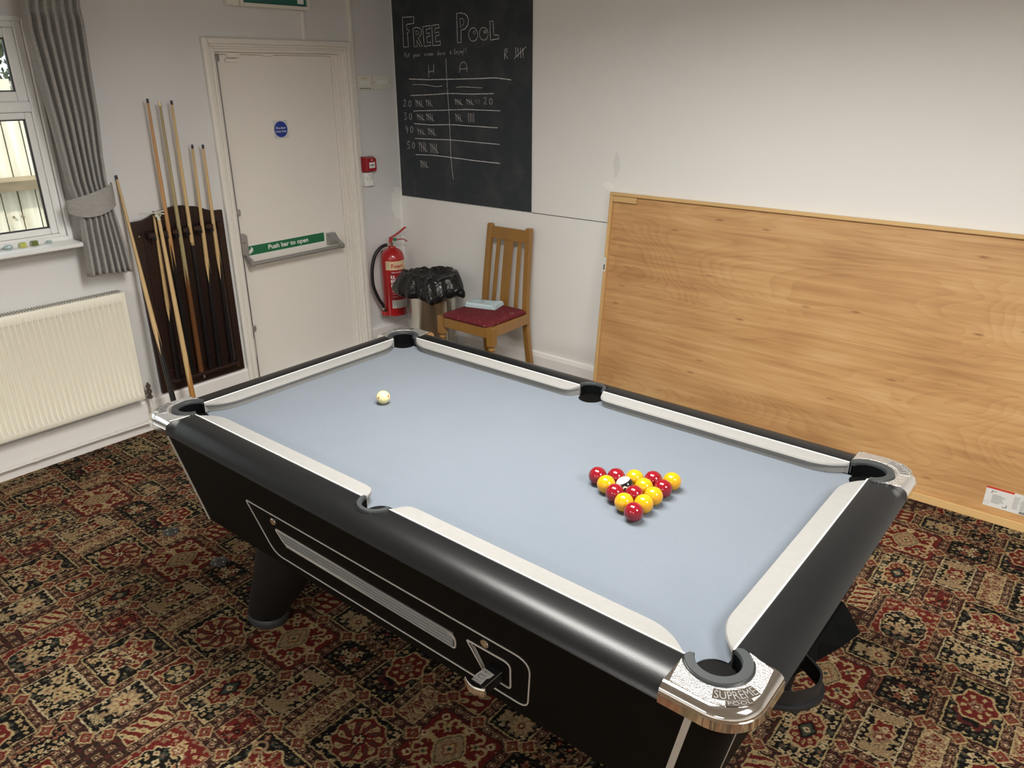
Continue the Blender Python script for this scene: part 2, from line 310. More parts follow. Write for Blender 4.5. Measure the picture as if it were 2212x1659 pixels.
# ------------------------------------------------------------------ geometry helpers
class B:
    def __init__(s): s.v = []; s.f = []
    def box(s, x0, x1, y0, y1, z0, z1):
        n = len(s.v); s.v += [(x, y, z) for z in (z0, z1) for x, y in ((x0, y0), (x1, y0), (x1, y1), (x0, y1))]
        s.f += [(n, n + 3, n + 2, n + 1), (n + 4, n + 5, n + 6, n + 7)] + [(n + i, n + (i + 1) % 4, n + 4 + (i + 1) % 4, n + 4 + i) for i in range(4)]; return s
    def loft(s, rings, close=True, caps=True):
        n = len(s.v); k = len(rings[0])
        for r in rings: s.v += [tuple(p) for p in r]
        for i in range(len(rings) - 1):
            for j in range(k if close else k - 1):
                a = n + i * k + j; b = n + i * k + (j + 1) % k; s.f.append((a, b, b + k, a + k))
        if caps and close: s.f.append(tuple(n + j for j in reversed(range(k)))); s.f.append(tuple(n + (len(rings) - 1) * k + j for j in range(k)))
        return s
    def tube(s, pts, r, n=10, caps=True):
        pts = [Vector(p) for p in pts]; rs = r if isinstance(r, (list, tuple)) else [r] * len(pts)
        d0 = (pts[1] - pts[0]).normalized(); up = Vector((0, 0, 1)) if abs(d0.z) < .9 else Vector((1, 0, 0))
        a = d0.cross(up).normalized(); rings = []
        for i, p in enumerate(pts):
            d = (pts[min(i + 1, len(pts) - 1)] - pts[max(i - 1, 0)]).normalized()
            a = (a - d * a.dot(d)).normalized(); b = d.cross(a)
            rings.append([p + (a * math.cos(2 * PI * j / n) + b * math.sin(2 * PI * j / n)) * rs[i] for j in range(n)])
        return s.loft(rings, True, caps)
    def lathe(s, prof, c=(0, 0, 0), n=24, axis='z'):
        rings = []
        for r, h in prof:
            ring = []
            for j in range(n):
                a = 2 * PI * j / n; u, v = r * math.cos(a), r * math.sin(a)
                q = (u, v, h) if axis == 'z' else ((h, u, v) if axis == 'x' else (v, h, u))
                ring.append((c[0] + q[0], c[1] + q[1], c[2] + q[2]))
            rings.append(ring)
        return s.loft(rings)
    def poly(s, pts, d):         # prism: polygon in space pushed along vector d
        n = len(s.v); k = len(pts); d = Vector(d)
        s.v += [tuple(p) for p in pts] + [tuple(Vector(p) + d) for p in pts]
        s.f += [tuple(range(n, n + k)), tuple(reversed(range(n + k, n + 2 * k)))] + [(n + i, n + k + i, n + k + (i + 1) % k, n + (i + 1) % k) for i in range(k)]; return s
def build(name, b, mat, parent=None, smooth=False, bevel=0, seg=2, label=None, sharp=38):
    me = bpy.data.meshes.new(name); me.from_pydata([tuple(v) for v in b.v], [], b.f); me.validate()
    bm = bmesh.new(); bm.from_mesh(me); bmesh.ops.recalc_face_normals(bm, faces=bm.faces); bm.to_mesh(me); bm.free()
    if isinstance(mat, str): mat = MAT[mat]
    me.materials.append(mat)
    o = bpy.data.objects.new(name, me); COL.objects.link(o)
    if smooth:
        me.polygons.foreach_set('use_smooth', [True] * len(me.polygons))
        if smooth != 'all':
            me.set_sharp_from_angle(angle=math.radians(sharp))
    if bevel:
        m = o.modifiers.new('bevel', 'BEVEL'); m.width = bevel; m.segments = seg; m.limit_method = 'ANGLE'; m.angle_limit = math.radians(40)
    if parent: o.parent = parent; o.matrix_parent_inverse = parent.matrix_world.inverted()
    if label: o['label'] = label
    return o
def tag(o, label, cat, group=None):
    o['label'] = label; o['category'] = cat
    if group: o['group'] = group
    return o
def struct(o): o['kind'] = 'structure'; return o
def thing(name, loc, label=None, cat=None, group=None):
    o = bpy.data.objects.new(name, None); COL.objects.link(o); o.location = loc; o.empty_display_size = .1
    o.matrix_world = Matrix.Translation(loc)
    if label: tag(o, label, cat, group)
    return o
def rr(x0, x1, y0, y1, r, n=6):  # rounded rectangle outline, r may be 4 radii (bl, br, tr, tl)
    r = r if isinstance(r, (list, tuple)) else [r] * 4; out = []
    for (cx, cy, a0, q) in ((x0, y0, PI, 0), (x1, y0, 1.5 * PI, 1), (x1, y1, 0, 2), (x0, y1, .5 * PI, 3)):
        q = r[q]; sx = 1 if cx == x0 else -1; sy = 1 if cy == y0 else -1
        for i in range(n + 1):
            a = a0 + .5 * PI * i / n; out.append((cx + sx * q + q * math.cos(a), cy + sy * q + q * math.sin(a)))
    return out
def text_shape(s, size=1., bold=0., spacing=1.):
    cu = bpy.data.curves.new('lettering', 'FONT'); cu.body = s; cu.size = size; cu.offset = bold; cu.space_character = spacing; cu.resolution_u = 3
    o = bpy.data.objects.new('lettering', cu); COL.objects.link(o)
    me = bpy.data.meshes.new_from_object(o.evaluated_get(bpy.context.evaluated_depsgraph_get()))
    vs = [tuple(v.co) for v in me.vertices]; fs = [tuple(p.vertices) for p in me.polygons]
    bpy.data.objects.remove(o); bpy.data.curves.remove(cu); bpy.data.meshes.remove(me)
    x0 = min(v[0] for v in vs); x1 = max(v[0] for v in vs); y0 = min(v[1] for v in vs); y1 = max(v[1] for v in vs)
    return [((v[0] - x0) / (x1 - x0), (v[1] - y0) / (y1 - y0)) for v in vs], fs, (x1 - x0) / (y1 - y0)
def lettering(name, s, fn, mat, parent, bold=0., label=None):   # fn maps (0..1, 0..1) of the text box onto the surface
    vs, fs, asp = text_shape(s, 1., bold); b = B(); b.v = [tuple(fn(u, v)) for u, v in vs]; b.f = fs
    return build(name, b, mat, parent, label=label)
def ribbon(b, pts, w, nrm):      # flat stroke of width w on a surface with normal nrm
    pts = [Vector(p) for p in pts]; nrm = Vector(nrm); n = len(b.v)
    closed = (pts[0] - pts[-1]).length < 1e-5
    for i, p in enumerate(pts):
        a = pts[i - 1] if i else (pts[-2] if closed else p); c = pts[i + 1] if i < len(pts) - 1 else (pts[1] if closed else p)
        d = (c - a)
        if d.length < 1e-7: d = Vector((1, 0, 0))
        d = d.normalized()
        q = d.cross(nrm).normalized() * w / 2; b.v += [tuple(p + q), tuple(p - q)]
    for i in range(len(pts) - 1): b.f.append((n + 2 * i, n + 2 * i + 1, n + 2 * i + 3, n + 2 * i + 2))
    return b
def copy_tree(o, parent=None):
    c = o.copy(); COL.objects.link(c)
    if parent: c.parent = parent
    for ch in list(o.children): copy_tree(ch, c)
    return c

# ------------------------------------------------------------------ carpet pattern: one repeat, tuft by tuft
CW,CH=0.747,0.998
NX,NY=240,320
PAL=np.array([(.012,.010,.009),(.040,.022,.016),(.135,.020,.016),(.42,.31,.155),(.27,.175,.10),(.055,.062,.045),(.085,.020,.018),(.50,.40,.235),(.22,.09,.05)])
K,BR,RED,CR,TAN,GRN,MAR,LT,RB=range(9)
# panels of the repeat: x0,x1,y0,y1 (metres inside one repeat), ground, outline, motif
PANELS=[(.475,.541,-.690,-.478,TAN,CR,'zig'),(.575,.768,-.685,-.482,K,CR,'round'),(.060,.112,-.690,-.590,K,TAN,'beads'),
(.325,.438,-.685,-.479,K,LT,'bars'),(.132,.275,-.838,-.580,K,CR,'oval'),(.325,.405,-.837,-.720,RED,TAN,'scatter'),
(.448,.655,-.955,-.730,K,CR,'palmette'),(.697,.828,-.838,-.720,RED,LT,'flower'),(.108,.175,-1.024,-.880,RED,CR,'leaves'),
(.214,.397,-1.120,-.885,RED,TAN,'arch'),(.436,.635,-1.132,-.988,K,LT,'branch'),(.690,.803,-1.068,-.876,K,LT,'vase'),
(.052,.283,-.547,-.333,RED,MAR,'star'),(.318,.465,-.440,-.300,K,RB,'floral'),(.505,.655,-.440,-.175,K,CR,'round2'),
(.188,.327,-.292,-.188,K,CR,'vase2'),(.362,.462,-.270,-.170,K,TAN,'scatter'),(.690,.775,-.262,-.110,K,TAN,'beads'),
(.040,.150,-.292,-.190,RED,CR,'leaves'),(.690,.764,-.440,-.300,TAN,CR,'zig')]
def carpet():
    xs=(np.arange(NX)+.5)/NX*CW; ys=(np.arange(NY)+.5)/NY*CH
    X,Y=np.meshgrid(xs,ys,indexing='ij')
    r=np.random.RandomState(4)
    def noise(n):
        a=r.rand(NX,NY)
        for _ in range(n):
            a=(a+np.roll(a,1,0)+np.roll(a,-1,0)+np.roll(a,1,1)+np.roll(a,-1,1))/5
        return (a-a.mean())/a.std()
    n1,n2,n3=noise(2),noise(2),noise(1)
    X=X+.0012*n1; Y=Y+.0012*n2
    L=np.full((NX,NY),BR)
    # ground lattice of little ringed squares
    P=CW/18; Q=CH/24
    gx=((X+Y*CW/18/(CH/24))/P)%1-.5; gy=((X-Y*CW/18/(CH/24))/P)%1-.5
    d=np.maximum(abs(gx),abs(gy))
    L[d>.44]=MAR
    a=((X/P)%1-.5)*P; b=((Y/Q)%1-.5)*Q; rr=abs(a)+abs(b)*.9
    r2=np.hypot(a,b)
    rs=np.maximum(abs(a),abs(b)*.95); L[rs<.0135]=K; L[(rs<.0115)&(rs>.0075)]=RB; L[(rs<.0075)]=BR; L[(rs<.0115)&(rs>.0080)&(((X*97+Y*61)%.013)<.009)]=TAN; L[r2<.0040]=LT
    def periodic(dx,per): return (dx+per/2)%per-per/2
    IN=np.zeros((NX,NY),bool)
    for (x0,x1,y0,y1,g,o,m) in PANELS:
        cx,cy=(x0+x1)/2,(y0+y1)/2; hx,hy=(x1-x0)/2,(y1-y0)/2
        u=periodic(X-cx,CW); v=periodic(Y-cy,CH)
        M=(abs(u)<hx+.012)&(abs(v)<hy+.012); L[M]=BR
        M=(abs(u)<hx+.0115)&(abs(v)<hy+.0115)&((abs(u)>hx+.0085)|(abs(v)>hy+.0085)); L[M]=MAR
        M=(abs(u)<hx+.0030)&(abs(v)<hy+.0030); L[M]=o
        I=(abs(u)<hx-.0018)&(abs(v)<hy-.0018); L[I]=g; L[I&(n3>2.1)&(g!=TAN)]=CR
        IN|=(abs(u)<hx+.0042)&(abs(v)<hy+.0042)
        S=np.full((NX,NY),-1); rho=np.hypot(u/hx,v/hy); th=np.arctan2(v/hy,u/hx); R=np.hypot(u,v); T=np.arctan2(v,u)
        def cells(p,q,rad,cols,ground=None,jit=.3,off=0.):
            iu=np.floor((u+off)/p).astype(int); iv=np.floor(v/q+.5*(iu%2)).astype(int)
            fu=((u+off)/p)%1-.5; fv=(v/q+.5*(iu%2))%1-.5
            h=((iu*73+iv*151)%97)/97.; h2=((iu*37+iv*89)%83)/83.
            fu=fu+jit*(h-.5); fv=fv+jit*(h2-.5)
            dd=np.hypot(fu*p,fv*q)*(1+.25*np.cos(4*np.arctan2(fv,fu)+6*h)); z=dd<rad*(.75+.5*h2)
            c=np.array(cols)[(np.abs(iu*5+iv*3))%len(cols)]
            z2=dd<rad*.35
            S[z]=c[z]; S[z2]=np.where(c[z2]==RED,CR,RB)
        def disc(cu,cv,rad,c,lobes=0,ph=0,amp=.18,ay=1.):
            uu,vv=u-cu,(v-cv)/ay; q=np.hypot(uu,vv); t=np.arctan2(vv,uu)
            S[q<rad*(1+(amp*np.cos(lobes*t+ph) if lobes else 0))]=c
        if m=='oval':
            cells(.023,.023,.0085,[LT,GRN,CR,LT],jit=.15)
            te=np.arctan2(v/.084,u/.050)
            for c,s in ((TAN,1.02),(CR,.98),(RED,.86)): 
                q=np.hypot(u/(.050*s),v/(.084*s))*(1-.045*np.cos(10*te)); S[q<1]=c
            ring=np.hypot(u/.050,v/.084); tt=(te/(2*np.pi)*12)%1-.5; k=(tt*.5)**2+((ring-.64))**2<.019; S[k]=CR; k=(tt*.5)**2+((ring-.64))**2<.0035; S[k]=RED
            disc(0,0,.024,K,4,0,.12,1.4);disc(0,0,.018,GRN,4,0,.15,1.4); disc(0,0,.010,LT,4); disc(0,0,.004,RED)
        elif m=='round':
            cells(.026,.028,.0085,[LT,CR,GRN],jit=.4)
            disc(.012,.0,.084,CR,10,0,.05); disc(.012,0,.079,RED,10,0,.05)
            q=np.hypot(u-.012,v); t=np.arctan2(v,u-.012)
            k=(abs(((t/(2*np.pi)*9+q*9)%1)-.5)<.17+.1*np.sin(q*130))&(q>.024)&(q<.070); S[k]=CR
            k=(abs(((t/(2*np.pi)*9+q*9+.5)%1)-.5)<.06)&(q>.035)&(q<.068); S[k]=GRN
            k=(abs(((t/(2*np.pi)*9+q*9)%1)-.5)<.05)&(q>.04)&(q<.06); S[k]=MAR
            disc(.012,0,.020,K,6,0,.2); disc(.012,0,.014,LT,6,0,.3); disc(.012,0,.006,RED)
        elif m=='round2':
            cells(.024,.024,.007,[CR,GRN],jit=.4)
            disc(0,-.035,.05,MAR,6,1,.15); disc(0,-.035,.034,K,6,1,.2)
            disc(.0,.02,.060,CR,6,0,.10,1.2); disc(.0,.02,.053,RED,6,0,.10,1.2)
            q=np.hypot(u,(v-.02)/1.2); t=np.arctan2(v-.02,u)
            k=(abs(((t/(2*np.pi)*8)%1)-.5)<.2)&(abs(q-.036)<.007); S[k]=CR
            disc(0,.02,.022,TAN,6,0,.2); disc(0,.02,.012,MAR,6,0,.3); disc(0,.02,.006,LT)
        elif m=='bars':
            cells(.020,.020,.0055,[LT,CR],jit=.4)
            for sv in (-1,1):
                k=(abs(v-sv*(hy-.028)-.12*u)<.017)&(abs(u)<hx-.012); S[k]=TAN
                k=k&(((u*.8+v*sv)/.0085)%1<.38); S[k]=CR
                k=(abs(v-sv*(hy-.028)-.12*u)<.019)&(abs(u)<hx-.010)&(S==-1); S[k]=BR
            disc(0,.022,.034,CR,5,1,.18); disc(0,.022,.027,RED,5,1,.2); disc(0,-.018,.036,CR,7,0,.16); disc(0,-.018,.029,TAN,7,0,.2)
            disc(0.004,.022,.010,LT,5); disc(0.004,.022,.004,RED); disc(-.004,-.02,.014,RED,5,0,.3); disc(-.004,-.02,.008,LT)
            disc(.016,.0,.009,RED,4);disc(-.018,.004,.009,RED,4)
        elif m=='zig':
            t=np.abs(((v/.042)%1)-.5)*2
            S[:]=TAN; k=abs(u-(t-.5)*.046)<.0085; S[k]=RED; k=abs(u-(t-.5)*.046-.010)<.004; S[k]=LT
            k=(n3>.9); S[k]=CR; k=(n3<-1.1); S[k]=RED
            cells(.03,.03,.007,[CR,LT,RED],jit=.6)
        elif m=='palmette':
            cells(.034,.034,.008,[GRN,CR,GRN,GRN],jit=.8)
            q=np.hypot((u-.0)/.078,(v-.018)/.066)*(1-.14*np.cos(7*T+1)); S[q<1]=CR; S[q<.9]=RED; S[(q<.82)&(q>.42)&(((T/(2*np.pi)*11)%1)<.30)]=CR; S[(q<.74)&(q>.5)&((((T/(2*np.pi)*11)-.08)%1)<.13)]=K
            q=np.hypot((u+.02)/.060,(v+.035)/.040)*(1-.18*np.cos(5*T)); t5=np.arctan2((v+.035)/.04,(u+.02)/.06); S[q<1]=LT; S[q<.88]=BR; S[(q<.88)&(((t5/(2*np.pi)*8)%1)<.62)&(q>.28)]=CR; S[(q<.70)&((((t5/(2*np.pi)*8)+.19)%1)<.22)&(q>.38)]=TAN; S[q<.22]=RED; S[q<.12]=LT
            for (a,b,c) in ((.0,.02,CR),(.032,.03,LT),(-.03,.03,CR),(.015,.055,RB),(-.02,-.03,RED),(.012,-.03,RED),(.045,-.005,CR),(-.05,.0,TAN)):
                disc(a,b,.013,c,5,a*90,.35); disc(a,b,.005,MAR if c!=RED else LT)
            for a in (-1,1):
                w=abs(np.hypot(u-a*.048,v+.088)-.026)<.004; w&=(v>-.10)&(abs(u)<hx-.006); S[w]=CR
                w=abs(np.hypot(u-a*.072,v-.06)-.020)<.004; S[w&(abs(u)<hx-.006)]=TAN
            w=(abs(u)<.004)&(v<-.06)&(v>-hy+.012); S[w]=CR
            for (a,b,c) in ((-.055,-.045,RED),(.022,-.052,RED),(-.018,-.055,BR),(-.038,-.028,BR),(.028,-.022,BR),(-.062,-.085,CR),(.062,-.085,CR),(0,-.092,LT)):
                disc(a,b,.0125,c,5,a*70,.35); disc(a,b,.0045,LT if c in (RED,BR) else RED)
            for a in (-1,1):
                for b in (-1,1): disc(a*(hx-.02),b*(hy-.02),.011,RB,4,0,.2);disc(a*(hx-.02),b*(hy-.02),.005,LT)
        elif m=='flower':
            cells(.026,.026,.006,[CR,RB],jit=.5)
            disc(.0,.0,.050,CR,8,0,.06); disc(0,0,.046,K,8,0,.06)
            q=R; k=(abs(((T/(2*np.pi)*6)%1)-.5)<.27)&(abs(q-.027)<.011); S[k]=CR
            k=(abs(((T/(2*np.pi)*6+.5)%1)-.5)<.12)&(abs(q-.030)<.010); S[k]=GRN
            disc(0,0,.013,LT,6,0,.3); disc(0,0,.005,K)
        elif m in('leaves',):
            for k_ in range(-4,5):
                for s_ in (-1,1):
                    uu=u-s_*hx*.42; vv=v-k_*.034-(.017 if s_>0 else 0)
                    q=np.hypot(uu*.8+vv*.5,(vv*.9-uu*.5)*2.0); S[q<.019]=CR; S[q<.007]=TAN if s_>0 else GRN
            S[(S==-1)&(n3>1.4)]=K
        elif m=='arch':
            cells(.024,.03,.007,[CR,TAN],jit=.4)
            q=np.hypot(u/(hx*.80),(v+.035)/(hy*.84))*(1-.03*np.cos(12*T)); 
            S[q<1.02]=LT; S[q<.97]=K
            iu=S.copy(); S2=S; 
            A=np.full((NX,NY),-1); sv=S.copy(); S[:]=-1
            cells(.027,.027,.0115,[LT,CR,GRN,CR,TAN],jit=.55)
            A=S.copy(); S[:]=sv; k=(q<.90)&(A>=0); S[k]=A[k]
            disc(-.0,.062,.024,CR,5,0,.15); disc(0,.062,.018,RB,5,0,.15); disc(0,.062,.010,LT,5,0,.3); disc(0,.062,.004,RED)
            disc(-.0,-.05,.026,TAN,6,0,.3); disc(0,-.05,.015,CR,6,0,.3); disc(0,-.05,.006,GRN)
        elif m=='branch':
            cells(.024,.024,.0082,[LT,CR,LT,GRN],jit=.3)
            for a,b in ((.0,.0),(.03,-.02),(-.03,-.022),(.055,.01),(.02,.03),(-.052,.018)):
                disc(a,b,.017,CR,5,a*100,.3); disc(a,b,.008,TAN); disc(a,b,.003,RED)
            w=abs(v-.5*abs(u)+.005-.02)<.004; S[w&(abs(u)<.08)]=CR
        elif m in('vase','vase2'):
            cells(.020,.020,.0055,[LT,GRN],jit=.4)
            if m=='vase2':
                uu,vv=v,u; Hh=hx
            else: uu,vv=u,v; Hh=hy
            q=np.hypot(uu/(min(hx,hy)*.78),(vv-.02)/(Hh*.52)); t=np.arctan2(vv-.02,uu)
            q=q*(1-.16*np.cos(9*t)); S[q<1]=TAN; S[q<.85]=CR; k=(q<.75)&(((t/(2*np.pi)*9)%1)<.4)&(q>.4); S[k]=TAN; S[q<.33]=RED; S[q<.16]=LT
            k=(abs(vv+Hh-.030)<.014)&(abs(uu)<.026); S[k]=CR; k=k&(((vv*1+uu*.6)/.008)%1<.35); S[k]=GRN
            k=(abs(vv+Hh-.052)<.011)&(abs(uu)<.011); S[k]=TAN
        elif m=='star':
            q=R; k8=(T/(2*np.pi)*8)%1-.5
            s4=.5+.5*np.cos(4*T)   # 1 along the axes
            k=(abs(((T/(2*np.pi)*4+.5)%1)-.5)<.075+.05*np.cos(q*120))&(q>.045)&(q<.098); S[k]=CR
            for i_ in range(8):
                a_=i_*np.pi/4; rad=.078 if i_%2==0 else .092; cu,cv=rad*np.cos(a_),rad*np.sin(a_)
                for s_ in (-1,1):
                    pu=cu-s_*.022*np.sin(a_); pv=cv+s_*.022*np.cos(a_)
                    w=abs(np.hypot(u-pu,v-pv)-.014)<.0048; w&=((u-pu)*np.cos(a_)+(v-pv)*np.sin(a_))>-.006; S[w]=CR
            for a in (-1,1):
                for b in (-1,1):
                    disc(a*.090,b*.082,.013,LT,0); disc(a*.090,b*.082,.006,RED)
                    disc(a*.055,b*.052,.013,CR,4,0,.3); disc(a*.055,b*.052,.006,GRN)
            for a,b in ((0,.088),(0,-.088),(.098,0),(-.098,0)): disc(a,b,.012,LT,4,0,.2); disc(a,b,.005,RED)
            q4=(abs(u)**1.3/.044**1.3+abs(v)**1.3/.058**1.3); S[q4<1.25]=CR; S[q4<1.08]=GRN; S[q4<.98]=TAN
            S[(q4<.93)&(((u+v*.3)/.008)%1<.35)]=CR
            disc(0,0,.021,RB,4,0,.2,1.2); disc(0,0,.015,CR,4,0,.2,1.2); disc(0,0,.008,GRN)
        elif m=='floral':
            cells(.022,.022,.0055,[CR,GRN],jit=.5)
            disc(0,0,.048,BR,8,0,.1); disc(0,0,.044,K,8,0,.1)
            for i_ in range(6):
                a_=i_*np.pi/3; disc(.029*np.cos(a_),.029*np.sin(a_),.0125,LT if i_%2 else RB,5,i_,.3); disc(.029*np.cos(a_),.029*np.sin(a_),.005,RED)
            disc(0,0,.012,CR,5,0,.3); disc(0,0,.004,RED)
        elif m=='scatter':
            cells(.024,.022,.0085,[CR,K if g==RED else RED,TAN,K if g==RED else GRN],jit=.7)
        elif m=='beads':
            cells(.019,.019,.0065,[CR,RB,LT],jit=.3)
        k=I&(S>=0); L[k]=S[k]
    for (x0,x1,y0,y1,g,o,m) in PANELS:      # beads strung along the borders
        cx,cy=(x0+x1)/2,(y0+y1)/2; hx,hy=(x1-x0)/2,(y1-y0)/2
        u=periodic(X-cx,CW); v=periodic(Y-cy,CH)
        for p,q,hp,hq in ((u,v,hx,hy),(v,u,hy,hx)):
            n_=max(1,round((2*hq+.036)/.037)); st=(2*hq+.036)/n_
            al=((q+hq+.018)/st%1-.5)*st; ac=p-hp-.0178; z=(p>0)&(abs(q)<hq+.018)&~IN
            rs=np.maximum(abs(al),abs(ac)); rd_=abs(al)+abs(ac)
            L[z&(rs<.0125)]=K; L[z&(rs<.0108)&(rd_<.0180)]=TAN; L[z&(rs<.0075)&(rd_<.0125)]=MAR; L[z&(rd_<.0052)]=LT
    # pointed red flowers on the crossings of the borders
    for (x0,x1,y0,y1,g,o,m) in PANELS:
        for cx,cy in ((x0-.021,y0-.018),(x1+.021,y1+.018)):
            u=periodic(X-cx,CW); v=periodic(Y-cy,CH)
            q=(abs(u)/.026)**.9+(abs(v)/.026)**.9
            L[q<1.22]=CR; L[q<.98]=RB; L[(q<.9)&(np.hypot(u,v)>.0085)]=RED
            L[(np.hypot(u,v)<.012)]=RB; L[np.hypot(u,v)<.007]=MAR; L[np.hypot(u,v)<.0035]=LT
    C=PAL[L]
    C=C*(1+.16*n3[...,None]*.6)
    return np.clip(C,0.004,1)
